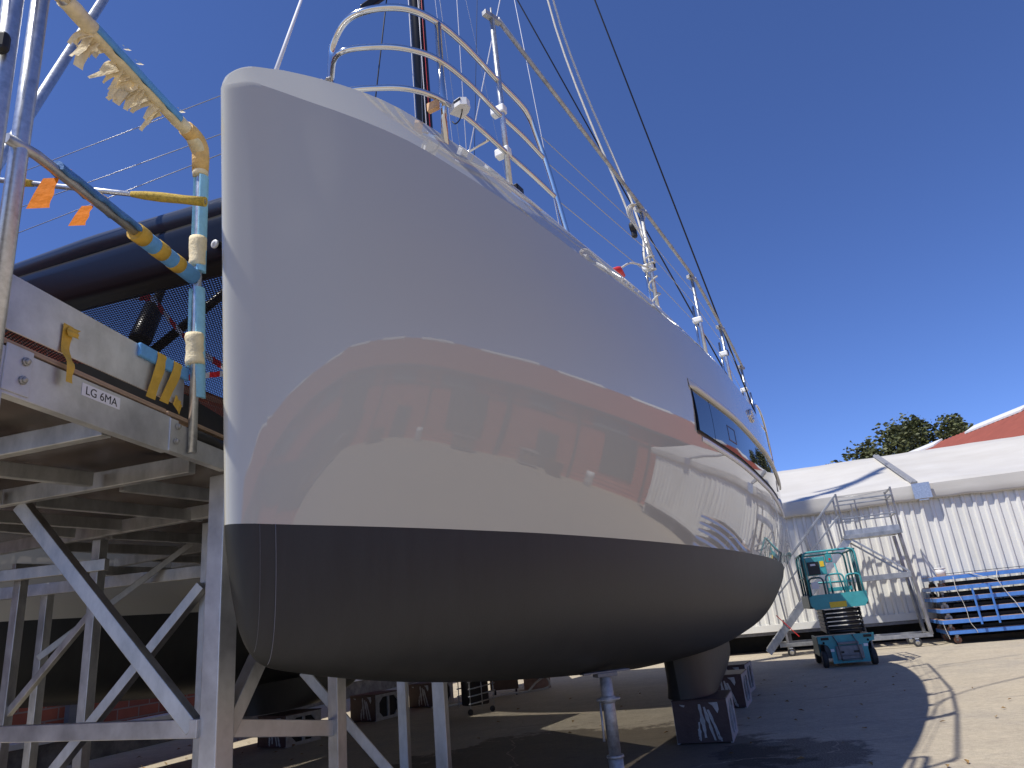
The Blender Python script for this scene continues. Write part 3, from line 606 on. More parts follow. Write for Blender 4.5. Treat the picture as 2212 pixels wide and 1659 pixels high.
# posts
ps = MB(); ps.tube([F(-.135, 2.2, .0), F(-.165, 5.4, .0)], .037, 18); ca = part('corner_post', ps, 'galv', wp)
p2 = MB(); p2.tube([F(-.27, 2.2, .02), F(-.335, 5.4, .02)], .040, 18); part('corner_post', p2, 'galv', wp)
for t_, z_, a_, b_ in ((-.03, 2.615, .14, .20), (1.045, 2.60, .075, .185)): cp = MB(); cp.obox(F(t_, z_, .027), (*FD, 0), (*FN, 0), (0, 0, 1), a_, .008, b_, .003); part('bolt_plate', cp, 'alubright', wp)
for t_, z_ in ((.0, 2.662), (-.005, 2.579), (1.072, 2.656), (1.062, 2.570)):
    bo = MB(); bo.disc(F(t_, z_, .036), (*FN, 0), 0, .019, .006, 16); bo.disc(F(t_, z_, .044), (*FN, 0), 0, .013, .014, 6); part('bolt', bo, 'galvdull', wp)
# end guard rail: post, top rail, middle rail, with foam and tape
TR = 4.60
path = [F(1.195, 2.53, .05), F(1.16, 3.6, .05)] + arc_corner(F(1.15, 4.2, .04), F(1.15, TR, .03), F(.6, TR, .01), .10) + [F(.4, TR, .0), F(-1.2, TR - .06, 0)]
gl = MB(); gl.tube(path, .0245, 16); gd = part('guard_rail', gl, 'galv', wp)
mr = MB(); mr.tube([F(-.22, 3.62, .0), F(-.09, 3.62, .03), F(1.15, 3.618, .04)], .0245, 14); part('middle_rail', mr, 'alu', wp)
def sleeve(a, b_, r, m, par=gd, name='pipe_foam', wob=0.0, n=14, segs=6, label=None):
    a = np.array(a); b_ = np.array(b_); k = MB(); rs = [r * (1 + wob * random.uniform(-1, 1)) for _ in range(segs + 1)]
    k.tube([a + (b_ - a) * i / segs + np.array([random.uniform(-1, 1) * wob * r * .35 for _ in range(3)]) * (1 if 0 < i < segs else 0) for i in range(segs + 1)], rs, n); return part(name, k, m, par, label=label)
def halfsleeve(a, b_, r0, r1, a0, a1, m, name='pipe_foam', n=10, segs=10, wob=0.0):   # split foam tube: a sector of a ring
    a = np.array(a, float); b_ = np.array(b_, float); d = (b_ - a) / np.linalg.norm(b_ - a); ref = np.array([*FN, 0.]); u = ref - d * (ref @ d); u /= np.linalg.norm(u); w = np.cross(d, u)
    k = MB(); rows = []
    for i in range(segs + 1):
        p = a + (b_ - a) * i / segs; row = []
        ext = wob * math.sin(i * 2.1) if wob else 0
        A0, A1 = R(a0 - ext * 40), R(a1 + ext * 40)
        for j in range(n + 1): t = A0 + (A1 - A0) * j / n; row.append(p + r1 * (math.cos(t) * u + math.sin(t) * w))
        for j in range(n + 1): t = A1 + (A0 - A1) * j / n; row.append(p + r0 * (math.cos(t) * u + math.sin(t) * w))
        row.append(row[0]); rows.append(row)
    k.grid(rows, True); k.add(rows[0][:-1], [tuple(range(len(rows[0]) - 1))]); k.add(rows[-1][:-1], [tuple(range(len(rows[-1]) - 1))[::-1]]); return part(name, k, m, gd)
# top rail: blue foam over the upper right, cream tape below it
halfsleeve(F(.17, TR, 0), F(.90, TR, .015), .026, .046, -150, 40, 'foam')
sleeve(F(-.9, TR - .03, 0), F(-.02, TR, .0), .040, 'tapecream', name='cream_tape', wob=.10, segs=14)
sleeve(F(-.02, TR, .0), F(.17, TR, .0), .043, 'tapecream', name='cream_tape', wob=.08, segs=6)
halfsleeve(F(.17, TR, 0), F(.92, TR, .015), .027, .041, 38, 205, 'tapecream', 'cream_tape', wob=.35)
el = MB(); el.tube([F(.90, TR, .015), F(.97, TR, .02), F(1.05, TR - .004, .025)] + arc_corner(F(1.15, 4.4, .035), F(1.15, TR, .03), F(.9, TR, .02), .09), [.044, .041, .044] + [.047, .05, .050, .049, .047, .045, .044], 16); part('cream_tape', el, 'tapecream', gd)
sleeve(F(1.15, 4.50, .035), F(1.152, 4.345, .036), .047, 'tapecream', name='cream_tape', wob=.05)
oe = MB(); oe.tube([F(1.15, 4.38, .036)] + arc_corner(F(1.15, 4.40, .036), F(1.152, TR + .002, .03), F(.9, TR, .02), .11) + [F(.99, TR, .022)], [.050, .053, .052, .055, .054, .055, .053, .053, .050], 18); part('orange_tape', oe, 'tapegold', gd, label='orange tape wrapped round the corner of the padded rail')
halfsleeve(F(1.155, 4.34, .04), F(1.165, 3.66, .045), .027, .047, -38, 70, 'foamlight'); halfsleeve(F(1.155, 4.34, .04), F(1.165, 3.66, .045), .027, .044, 150, 222, 'foamlight')
halfsleeve(F(1.165, 3.55, .045), F(1.215, 2.86, .05), .027, .047, -38, 70, 'foamlight'); halfsleeve(F(1.165, 3.55, .045), F(1.185, 3.05, .047), .027, .044, 150, 222, 'foamlight')
sleeve(F(1.155, 3.895, .043), F(1.16, 3.70, .044), .050, 'tapecream', name='cream_tape', wob=.05, segs=8); sleeve(F(1.165, 3.255, .045), F(1.185, 3.06, .047), .052, 'tapecream', name='cream_tape', wob=.07, segs=8)
# middle rail: foam, dark foam left, tape bands
halfsleeve(F(.02, 3.62, .03), F(.62, 3.62, .035), .026, .046, -165, 10, 'foamdark', wob=.35); sleeve(F(.60, 3.62, .035), F(1.13, 3.618, .04), .048, 'foam', segs=4)
for t0_, t1_ in ((.585, .665), (.755, .835), (.92, .99)): sleeve(F(t0_, 3.62, .036), F(t1_, 3.62, .038), .0505, 'tapeyellow', name='yellow_tape', segs=2)
sleeve(F(.30, 3.655, .03), F(.36, 3.65, .03), .026, 'tapeyellow', name='yellow_tape', wob=.2, segs=4); sleeve(F(.09, 3.66, .02), F(.17, 3.665, .02), .020, 'tapeorange', name='orange_tape', wob=.3, segs=4)
def ribbon(pts, w, m, wdir, name, par=gd, wid=None):
    k = MB(); P = bez(pts, 5); wd = np.array(wdir, float); n = len(P); rows = []
    for i, p in enumerate(P):
        f = (wid[0] + (wid[1] - wid[0]) * i / (n - 1)) if wid else 1
        rows.append([p - wd * w * f / 2, p + wd * w * f / 2 + np.array([*FN, 0]) * .004 * math.sin(i * 1.3)])
    k.grid(rows, True)
    k.v = k.v; return part(name, k, m, par)
NV = np.array([*FN, 0.]); DV = np.array([*FD, 0.])
for t_, l_, w_ in ((.06, .17, .095), (.30, .12, .075)):
    ribbon([F(t_, 3.61, -.02), F(t_ - .01, 3.61 - l_ * .45, -.035), F(t_ - .02, 3.61 - l_, -.05)], w_, 'tapeorange', NV * .95 + DV * .2, 'orange_tape', wid=(.75, 1.1))
# torn masking tape fluttering under the top rail
for i in range(40):
    t_ = random.choice((random.uniform(.13, .30), random.uniform(.36, .58), random.uniform(.62, .80), random.uniform(.36, .58))); ln_ = random.uniform(.05, .17)
    a = F(t_, TR - .028, random.uniform(-.03, -.005))
    d = -NV * random.uniform(.35, .95) - DV * random.uniform(-.2, .3) + np.array([0, 0, -random.uniform(.45, .95)]); d /= np.linalg.norm(d)
    e = np.array([0, 0, 1.]) * (-d @ NV) + NV * d[2]; e = -e / np.linalg.norm(e) + DV * random.uniform(.2, .7); e /= np.linalg.norm(e); kk = DV * random.uniform(-.02, .02) + NV * random.uniform(-.015, .012)
    ribbon([a, a + d * ln_ * .5 + kk, a + d * ln_], random.uniform(.03, .075), 'tapecream', e, 'torn_tape', wid=(1.0, random.uniform(.15, .8)))
for t_ in (.36, .47, .88):
    ribbon([F(t_, TR + .03, .05), F(t_ + .03, TR + .055, .055), F(t_ + .05, TR + .085, .03), F(t_ + .03, TR + .10, .01)], .032, 'tapecream', NV * .7 + np.array([0, 0, -.5]), 'torn_tape', wid=(1, .5))
# tape and foam on the kick board
ribbon([F(.235, 2.93, .008), F(.23, 2.80, .010), F(.215, 2.73, .055), F(.212, 2.635, .060)], .062, 'tapeyellow', (*FD, 0), 'yellow_tape', wid=(1.0, .62)); ribbon([F(.27, 2.925, .012), F(.25, 2.90, .02), F(.26, 2.875, .02)], .07, 'tapeyellow', (*FD, .1), 'yellow_tape')
ribbon([F(.91, 3.035, .018), F(.90, 2.97, .024), F(.85, 2.76, .010)], .078, 'tapeyellow', (*FD, 0), 'yellow_tape'); ribbon([F(1.06, 3.035, .018), F(1.045, 2.97, .024), F(.965, 2.77, .010)], .078, 'tapeyellow', (*FD, 0), 'yellow_tape'); ribbon([F(1.06, 2.815, .010), F(1.10, 2.79, .012), F(1.12, 2.77, .012)], .07, 'tapeyellow', (*(FD * .3), .9), 'yellow_tape')
kf = MB(); kf.obox(F(.955, 3.0, .008), (*FD, 0), (*FN, 0), (0, 0, 1), .45, .022, .075, .008); part('edge_foam', kf, 'foam', wp)
# the printed label
lb = MB(); lb.obox(F(.465, 2.6505, .0265), (*FD, 0), (*FN, 0), (0, 0, 1), .262, .0012, .060, .0); lab = part('label_plate', lb, 'paper', wp)
fc = bpy.data.curves.new('lettering', 'FONT'); fc.body = 'LG 6MA'; fc.size = .058; fc.align_x = 'CENTER'; fc.align_y = 'CENTER'; fc.extrude = .0004
fo = bpy.data.objects.new('lettering', fc); COL.objects.link(fo); bpy.context.view_layer.update()
me = bpy.data.meshes.new_from_object(fo.evaluated_get(bpy.context.evaluated_depsgraph_get())); bpy.data.objects.remove(fo)
xs = [v.co.x for v in me.vertices]; wd_ = max(xs) - min(xs); cx = (max(xs) + min(xs)) / 2; ys = [v.co.y for v in me.vertices]; cy = (max(ys) + min(ys)) / 2
tx = MB(); tx.add([F(.468 + (v.co.x - cx) * .215 / wd_, 2.6505 + (v.co.y - cy) * .040 / (max(ys) - min(ys)), .0277 + v.co.z) for v in me.vertices], [tuple(p.vertices) for p in me.polygons]); part('lettering', tx, 'ink', lab)
# galvanised tubes behind the posts
ht = MB(); A_, B_ = np.array((-3.03, 3.60, 4.29)), np.array((-1.72, 3.63, 4.00)); ht.tube([A_, B_], .016, 12); hto = part('cross_tube', ht, 'galv', wp)
k = MB(); d = B_ - A_; k.tube([A_ + d * .66, A_ + d * .72, A_ + d * .80, A_ + d * .9, A_ + d * 1.0], [.018, .026, .030, .027, .030], 10); part('netting_wrap', k, 'yellowmesh', hto)
k = MB(); k.tube([A_ + d * .10, A_ + d * .14, A_ + d * .2], [.02, .028, .02], 10); part('netting_wrap', k, 'yellowmesh', hto)
dg = MB(); A_, B_ = np.array((-3.2, 3.85, 4.63)), np.array((-3.16, 4.62, 6.81)); dg.tube([A_ - (B_ - A_) * .95, B_ + (B_ - A_) * .3], .036, 14); part('raking_tube', dg, 'galv', wp)
blk = MB(); blk.obox(F(-.36, 3.99, .05), (*FD, 0), (*FN, 0), (0, 0, 1), .05, .06, .10, .02); part('clamp', blk, 'blackmatt', wp)
# red and white tape strung over the net
def ttape(pts, w, label):
    P = bez(pts, 10); k = MB(); rows = []; L_ = 0; uv = []
    for i, p in enumerate(P):
        if i: L_ += np.linalg.norm(P[i] - P[i - 1])
        rows.append([p + np.array((0, 0, -w / 2)), p + np.array((0, 0, w / 2))]); uv += [(L_, 0), (L_, 1)]
    k.grid(rows, False); k.uv = uv; solo('barrier_tape', k, 'tape', label, 'barrier tape', tuple(P[0]))
ttape([(-4.06, 6.31, 4.95), (-3.8, 6.45, 4.955), (-3.61, 6.57, 4.96), (-3.55, 6.61, 4.87), (-3.3, 6.73, 4.53), (-3.03, 6.86, 4.29), (-2.8, 6.95, 4.15)], .075, 'red and white barrier tape sagging across the trampoline net')
ttape([(-3.28, 6.75, 4.12), (-3.03, 6.86, 4.17), (-2.7, 7.0, 4.22)], .06, 'short red and white tape under the net behind the padded post')

# ------------------------------------------------------------------ keel blocks
def block(loc, rz, label, first=None):
    if first is None:
        o = thing('keel_block', label, 'support block', loc, 'blocks carrying the keels', rz); w, d, h = .60, .74, .45
        b = MB(); b.box(-w / 2 + .028, -d / 2 + .02, .02, w / 2 - .028, d / 2 - .02, h - .012, .01); b.box(-w / 2 + .003, -d / 2, .012, w / 2 - .003, -d / 2 + .018, h - .014); b.box(-w / 2 + .003, d / 2 - .018, .012, w / 2 - .003, d / 2, h - .014); part('body', b, 'blockbrown', o, local=True)
        t = MB(); t.box(-w / 2, -d / 2 - .01, h - .012, w / 2, d / 2 + .01, h, .003); part('top_plate', t, 'blockbrown', o, local=True)
        for sx in (1, -1):
            fr = MB(); x = sx * (w / 2 - .011)
            d_ = d; d = d_ - .012
            for y0, y1, z0, z1 in ((-d / 2, d / 2, .0, .05), (-d / 2, d / 2, h - .062, h - .013), (-d / 2, -d / 2 + .10, .05, h - .062), (d / 2 - .10, d / 2, .05, h - .062), (-.025, .025, .05, h - .062)):
                fr.box(x - .014, y0, z0, x + .014, y1, z1, .003)
            for q in (-1, 1):
                for z0 in (.05, h - .062):
                    zz = .09 if z0 < .2 else -.09
                    fr.poly([(x - .013, q * (d / 2 - .1), z0), (x - .013, q * (d / 2 - .1), z0 + zz), (x - .013, q * (d / 2 - .2), z0)], (.026, 0, 0))
            d = d_; part('end_frame', fr, 'blockwhite', o, local=True)
            hol = MB(); hol.box(sx * (w / 2 - .021) - .002, -d / 2 + .04, .03, sx * (w / 2 - .021) + .002, d / 2 - .04, h - .04); part('end_opening', hol, 'gapshade', o, local=True)
        sm = MB(); rr = random.Random(3)
        for x0, zt_, zl, wd_, ln_ in ((.0, .40, .06, .05, .02), (.045, .37, .03, .035, .07), (.085, .34, .02, .03, .10), (-.03, .22, .03, .02, -.01), (.17, .07, .03, .035, .01), (-.05, .15, .04, .012, .0), (.13, .16, .03, .012, .03)):
            n_ = 9; Lp = []; Rp = []
            for k in range(n_):
                f = k / (n_ - 1); z_ = zt_ + (zl - zt_) * f; xx = x0 + ln_ * f; wv = wd_ * (.35 + .65 * math.sin(math.pi * min(1, .15 + f * .8))) * rr.uniform(.6, 1.25)
                Lp.append((xx - wv / 2 + rr.uniform(-.004, .004), -d / 2 - .0015, z_)); Rp.append((xx + wv / 2 + rr.uniform(-.005, .005), -d / 2 - .0015, z_))
            sm.grid([Lp, Rp], False)
        sm.add([(.10, -d / 2 - .0016, .41), (.20, -d / 2 - .0016, .412), (.205, -d / 2 - .0016, .34), (.185, -d / 2 - .0016, .30), (.165, -d / 2 - .0016, .335), (.14, -d / 2 - .0016, .38)], [(0, 1, 2, 3, 4, 5)])
        sm.add([(-.22, -d / 2 - .0016, .405), (-.16, -d / 2 - .0016, .395), (-.17, -d / 2 - .0016, .375), (-.20, -d / 2 - .0016, .385)], [(0, 1, 2, 3)])
        part('paint_smear', sm, 'blockwhite', o, local=True)
        return o
    c = dup(first, None, loc, rz); c['label'] = label; return c
b1 = block((1.84, 9.04, 0), R(-19), 'brown block with white paint smears under the front edge of the near keel')
block((2.72, 11.55, 0), R(-22), 'block behind the smeared one, under the back end of the near keel', b1)
block((3.22, 13.1, 0), R(-24), 'farthest block in the row on the sunny side of the near hull', b1)
block((-3.98, 12.1, 0), R(-28), 'block under the far keel, behind the platform tie bar', b1)
block((-3.12, 14.4, 0), R(-28), 'block under the far hull, between two platform legs left of the cart', b1)
block((-2.30, 15.95, 0), R(-28), 'farthest block under the far hull, sunlight showing through its frame', b1)

# ------------------------------------------------------------------ jack stand under the near hull
jx, jy = .51, 6.12
jk = thing('jack_stand', 'grey screw prop holding up the bottom of the near hull', 'jack stand', (jx, jy, 0))
b = MB(); b.tube([(jx, jy, .005), (jx, jy, .40)], .058, 18); b.tube([(jx, jy, 0), (jx, jy, .02)], .13, 18); part('base_tube', b, 'galvdull', jk)
b = MB(); b.tube([(jx, jy, .40), (jx, jy, 1.005)], .048, 18); part('inner_tube', b, 'galvdull', jk)
b = MB(); b.disc((jx, jy, .405), (0, 0, 1), .047, .068, .02, 18); b.disc((jx, jy, .81), (0, 0, 1), .046, .062, .05, 18)
b.tube([(jx + .085 * math.cos(a), jy + .05 * math.sin(a), .81) for a in np.linspace(0, 2 * math.pi, 20)[:-1]], .012, 6, closed=True); part('collar', b, 'galvdull', jk)
b = MB(); b.tube([(jx - .07, jy - .03, .80), (jx - .072, jy - .04, .58), (jx - .075, jy - .04, .52)], [.008, .008, .011], 8); part('handle', b, 'galvdull', jk)
b = MB(); b.obox((jx, jy, 1.012), (.95, .31, 0), (-.31, .95, 0), (0, 0, 1), .40, .09, .014, .003); b.obox((jx, jy, .992), (.95, .31, 0), (-.31, .95, 0), (0, 0, 1), .17, .11, .03, .004); part('top_plate', b, 'greysteel', jk)

# ------------------------------------------------------------------ scissor lift
LA = math.atan2(-.27, 1.04)
lf = thing('scissor_lift', 'teal scissor lift parked lowered behind the stern', 'scissor lift', (5.63, 15.41, 0), rz=LA)   # x across the front, y back
LP = lambda n, b, m, par=None, **k: part(n, b, m, par or lf, local=True, **k)
b = MB(); b.box(.12, .28, .16, .94, 1.66, .54, .02); LP('chassis_body', b, 'greysteel')
# front plate with wheel cut-outs
def arch(x0, x1, z0, z1): return None
b = MB(); out = [(.21, .075), (.90, .075), (.90, .32), (.915, .40), (.955, .45), (1.05, .46), (1.06, .60), (.0, .60), (.0, .46), (.10, .45), (.17, .41), (.205, .32)]
b.poly([(x, .04, z) for x, z in out], (0, .03, 0)); LP('front_plate', b, 'teal')
for x0, z0 in ((.06, .525), (.86, .525)):
    b = MB(); b.box(x0, .032, z0, x0 + .15, .041, z0 + .05, .0); LP('slot', b, 'black')
for x0, z0 in ((.10, .475), (.93, .475)):
    b = MB(); b.disc((x0, .036, z0), (0, 1, 0), 0, .022, .012, 14); LP('lamp_hole', b, 'black')
b = MB(); b.box(.30, .0, .14, .80, .038, .40, .012); b.box(.34, -.02, .42, .74, .038, .47, .008); LP('battery_tray', b, 'greysteel')
b = MB(); b.box(.36, -.006, .26, .44, 0, .30); b.box(.62, -.006, .26, .72, 0, .30); LP('tray_slot', b, 'black')
b = MB(); b.box(.20, .032, .30, .27, .040, .35); b.box(.83, .032, .36, .91, .040, .41); LP('sticker', b, 'paper')
b = MB()
for x in (.36, .72): b.tube([(x - .07, .0, .60), (x, -.03, .44), (x + .02, -.03, .12)], .011, 6); 
for z in (.13, .22): b.tube([(.37, -.03, z), (.74, -.03, z)], .009, 6)
LP('ladder', b, 'greysteel')
for x in (.075, .985):
    for y in (.18, 1.45):
        b = MB(); b.disc((x, y, .155), (1, 0, 0), .09, .155, .11, 24); w = LP('wheel', b, 'tyre'); b = MB(); b.disc((x, y, .155), (1, 0, 0), 0, .092, .10, 18); LP('hub', b, 'greysteel', w)
for x in (.03, 1.03):
    b = MB(); b.box(x - .02, .30, .20, x + .02, 1.30, .58, .012); LP('side_cover', b, 'tealdark' if x < .5 else 'greysteel')
for i in range(6):
    z = .63 + i * .080
    for x in (.27, .87):
        b = MB(); b.bar((x, .22, z + .02), (x, 1.55, z + .055), .035, .07, bev=.01); LP('scissor_arm', b, 'greysteel')
    b = MB(); b.tube([(.24, .17, z + .03), (.92, .17, z + .03)], .030, 12); LP('scissor_pin', b, 'rubber')
    for x in (.24, .92): b = MB(); b.disc((x, .17, z + .03), (1, 0, 0), 0, .042, .05, 12); LP('pin_end', b, 'rubber')
b = MB(); b.box(.0, .12, 1.14, .06, 1.62, 1.40, .01); b.box(1.06, .12, 1.14, 1.12, 1.62, 1.40, .01); b.box(.06, .14, 1.14, 1.06, 1.62, 1.20, .01); LP('platform_side', b, 'tealdark')
b = MB(); b.poly([(.02, .06, 1.36), (.02, .06, 1.20), (.09, .06, 1.115), (1.04, .06, 1.115), (1.12, .06, 1.22), (1.12, .06, 1.40), (.90, .06, 1.40), (.10, .06, 1.40)], (0, .06, 0)); LP('platform_front', b, 'teal')
b = MB(); b.box(.38, .050, 1.13, .70, .059, 1.24); LP('sticker', b, 'yellow')
b = MB(); b.box(.06, .14, 1.205, 1.06, 1.6, 1.23); LP('platform_floor', b, 'greysteel')
def loop(x0, x1, y, z0, z1, r=.10, rad=.021, m='teal'):
    pth = [(x0, y, z0)] + arc_corner((x0, y, z0), (x0, y, z1), (x1, y, z1), r) + arc_corner((x0, y, z1), (x1, y, z1), (x1, y, z0), r) + [(x1, y, z0)]
    q = MB(); q.tube(pth, rad, 10); return LP('rail_hoop', q, m)
loop(.06, 1.08, .12, 1.38, 2.26, .13); loop(.08, .36, .11, 1.38, 1.74, .10, .018, 'tealdark'); loop(.42, .76, .11, 1.38, 1.78, .10, .018); loop(.80, 1.08, .11, 1.38, 1.75, .10, .018)
loop(.06, 1.08, 1.6, 1.38, 2.26, .13, m='tealdark'); 
b = MB()
for x in (.06, 1.08):
    for z in (2.24, 1.76): b.tube([(x, .12, z), (x, 1.6, z)], .02, 10)
    for y in (.42, .62, 1.1): b.tube([(x, y, 1.38), (x, y, 2.24)], .02, 10)
LP('side_rail', b, 'tealdark')
b = MB(); b.tube([(.10, .9, 1.65), (1.02, .9, 1.62)], .02, 8); b.box(.50, .86, 1.44, 1.0, .90, 1.52, .005); b.tube([(.56, .6, 1.4), (.55, .6, 1.75)], .02, 8); b.tube([(.78, .5, 1.4), (.70, .5, 2.0)], .016, 8); LP('inner_rail', b, 'teal')
b = MB(); b.box(.09, .06, 1.79, .47, .34, 2.15, .012); bx = LP('control_box', b, 'teal')
b = MB(); b.box(.11, .045, 1.80, .34, .062, 2.06, .006); LP('manual_pouch', b, 'rubber', bx); b = MB(); b.box(.17, .040, 1.98, .27, .046, 2.02); LP('sticker', b, 'paper', bx); b = MB(); b.box(.36, .052, 1.95, .44, .060, 2.06); LP('sticker', b, 'yellow', bx)
b = MB(); b.box(.50, .06, 2.02, .62, .2, 2.18, .01); b.tube([(.56, .12, 2.18), (.56, .12, 2.24)], .02, 8); LP('joystick_box', b, 'teal'); b = MB(); b.box(.55, .055, 2.06, .59, .062, 2.10); LP('stop_button', b, 'red')
b = MB(); b.box(.12, .12, 1.52, .26, .2, 1.66, .006); LP('document_box', b, 'paper')

# ------------------------------------------------------------------ mobile stair tower
wy = R(-72); e_ = np.array([math.cos(R(18)), -math.sin(R(18))])      # along the tent wall, to the right
bk_ = np.array([e_[1] * -1, e_[0]])                                     # away from the camera
WO = np.array([8.97, 18.32])
def T(t, d, z): q = WO + t * e_ + d * bk_; return np.array([q[0], q[1], z])
sw = thing('stair_tower', 'bare aluminium stair tower on castors standing against the white tent wall', 'stair tower', (8.6, 18.8, 0))
SB = lambda n, a, c, w=.06, h=.06, m='alutower', par=None: part(n, MB().bar(a, c, w, h), m, par or sw)
DP = 1.05
b = MB(); b.obox(T(-.33, DP / 2, 2.70), (*e_, 0), (*bk_, 0), (0, 0, 1), 1.34, DP, .05, .005); b.obox(T(-.33, 0.0, 2.70), (*e_, 0), (*bk_, 0), (0, 0, 1), 1.36, .03, .09, .004); part('platform', b, 'alutower', sw)
b = MB(); b.obox(T(-.33, .02, 2.81), (*e_, 0), (*bk_, 0), (0, 0, 1), 1.30, .012, .13, .003); part('toe_board', b, 'alu', sw)
for d in (0.05, DP - .05):
    SB('leg', T(.28, d, 2.66), T(.40, d, .26), .07, .07); SB('brace', T(-.83, d, 2.64), T(.30, d, 1.72), .045, .045, 'alu')
    SB('cross_bar', T(-1.12, d, 1.66), T(.36, d, 1.66), .05, .13)
    SB('base_beam', T(-3.05, d, .27), T(.42, d, .25), .06, .09)
for t, d in ((.06, .05), (.06, DP - .05), (-2.8, .05), (-2.8, DP - .05)):
    p = T(t, d, .0); b = MB(); b.disc(p + np.array((0, 0, .10)), (*bk_, 0), .055, .10, .04, 22); c = part('castor_wheel', b, 'tyre', sw)
    b = MB(); b.disc(p + np.array((0, 0, .10)), (*bk_, 0), 0, .057, .035, 16); b.obox(p + np.array((0, 0, .185)), (*e_, 0), (*bk_, 0), (0, 0, 1), .09, .07, .03, .004); part('fork', b, 'galv', c)
SB('base_beam', T(.38, .05, .25), T(.38, DP - .05, .25), .06, .09); SB('cross_bar', T(.34, .05, 1.66), T(.34, DP - .05, 1.66), .05, .1)
# guard rail
for t in (-.96, .33):
    for d in (.03, DP - .03): SB('rail_post', T(t, d, 2.70), T(t, d, 3.82), .04, .04)
for d in (.03, DP - .03):
    SB('rail_post', T(-.55, d, 2.72), T(-.55, d, 3.62), .03, .03)
    for z in (3.17, 3.62): SB('guard_rail', T(-.95, d, z), T(.32, d, z), .035, .035)
for z in (3.17, 3.62, 3.78): SB('guard_rail', T(.33, .03, z), T(.33, DP - .03, z), .035, .035)
b = MB(); b.tube([T(-.95, .03, 3.76), T(-.4, .03, 3.66), T(.32, .03, 3.48)], .006, 6); b.tube([T(-.95, .03, 3.72), T(-.3, .03, 3.70), T(.32, .03, 3.76)], .006, 6); part('safety_chain', b, 'wire', sw)
# stairs
for d in (.06, DP - .06):
    SB('stringer', T(-.90, d, 2.66), T(-3.35, d, .12), .05, .17, 'alu')
    SB('handrail', T(-.98, d, 3.78), T(-2.80, d, 1.98), .045, .045); SB('handrail', T(-1.0, d, 3.26), T(-2.85, d, 1.48), .04, .04)
    for f in (.2, .5, .8): SB('rail_post', T(-.98 - 1.82 * f + .12 * 0, d, 3.78 - 1.80 * f), T(-.98 - 1.82 * f + .10, d, 2.72 - 1.84 * f), .04, .04)
    SB('rail_post', T(-2.85, d, 1.95), T(-2.78, d, .72), .035, .035)
    SB('rail_post', T(-2.85, d, .85), T(-2.85, d, .15), .05, .05)
for i in range(10):
    f = (i + .5) / 10.5; b = MB(); b.obox(T(-.92 - 2.4 * f, DP / 2, 2.62 - 2.45 * f), (*e_, 0), (*bk_, 0), (0, 0, 1), .22, DP - .16, .035, .004); part('tread', b, 'alu', sw)
SB('hanging_strap', T(-3.0, .0, 1.0), T(-2.55, .0, .45), .02, .02, 'red')

# ------------------------------------------------------------------ stack of blue carts
CO = np.array([9.75, 17.96])
def C(t, d, z): q = CO + t * e_ + d * bk_; return np.array([q[0], q[1], z])
CZ = [.215, .455, .70, .955, 1.20, 1.445]
CT = [(-.10, .02), (-.19, -.05), (-.17, .0), (-.18, .03), (-.16, .02), (-.13, .0)]
POS = ['bottom cart of the blue stack, standing on its brown wheels on the ground', 'blue flat cart resting on the bottom cart of the stack', 'blue flat cart third from the ground, where the two upright bars meet its front', 'blue flat cart fourth from the ground in the tied stack', 'blue flat cart just under the topmost one in the stack', 'topmost blue flat cart, carrying the white bucket']
LC, DC = 3.0, 1.55
for i, (z, (t0, dd)) in enumerate(zip(CZ, CT)):
    ct = thing('flat_cart', POS[i], 'cart', tuple(C(t0 + LC / 2, dd + DC / 2, z - .2)), 'blue flat carts in the stack')
    for nm, a, c in (('front_beam', C(t0, dd, z + .045), C(t0 + LC, dd, z + .045)), ('back_beam', C(t0, dd + DC, z + .045), C(t0 + LC, dd + DC, z + .045)), ('end_beam', C(t0 + .02, dd + .03, z + .045), C(t0 + .02, dd + DC - .03, z + .045)), ('end_beam', C(t0 + LC - .02, dd + .03, z + .045), C(t0 + LC - .02, dd + DC - .03, z + .045))):
        part(nm, MB().bar(a, c, .045, .085), 'blue', ct)
    b = MB(); b.obox(C(t0 + LC / 2, dd + DC / 2, z + .0945), (*e_, 0), (*bk_, 0), (0, 0, 1), LC, DC, .012, .0); part('plywood_deck', b, 'bluestrip', ct)
    b = MB()
    for k in range(1, 6): b.bar(C(t0 + LC * k / 6, dd + .03, z + .03), C(t0 + LC * k / 6, dd + DC - .03, z + .03), .05, .05)
    part('cross_member', b, 'blackmatt', ct)
    b = MB(); b.obox(C(t0 + LC / 2, dd + DC / 2, z + .07), (*e_, 0), (*bk_, 0), (0, 0, 1), LC - .12, DC - .12, .03, .0); part('underdeck', b, 'blackmatt', ct)
    b = MB(); b.obox(C(t0 + LC / 2, dd + DC / 2 + .06, z + .145), (*e_, 0), (*bk_, 0), (0, 0, 1), LC - .7, DC - .3, .085 if i < 5 else .004, .01); part('shade_filler', b, 'blackmatt', ct)  # added black slab filling the gap between carts in place of shade
    for k, t in enumerate((.17, LC - .42)):
        for d in (.18, DC - .18):
            p = C(t0 + t, dd + d, z - .125); rr = .085; col = 'brownwheel' if i in (0, 1) else ('greywheel' if i in (2, 3) else ('tyre' if i == 4 else 'brownwheel'))
            b = MB(); b.disc(p, (*(e_ * .5 + bk_ * .87), 0), .03, rr, .045, 18); c = part('castor_wheel', b, col, ct)
            b = MB(); b.obox(p + np.array((0, 0, .075)), (*e_, 0), (*bk_, 0), (0, 0, 1), .07, .07, .08, .006); b.disc(p, (*(e_ * .5 + bk_ * .87), 0), 0, .03, .055, 10); part('fork', b, 'galvdull', c)
    if i == 1:
        for t in (.60, .965): part('upright_bar', MB().bar(C(t + .0, -.085, .40), C(t, -.075, 1.26), .035, .035), 'blue', ct)
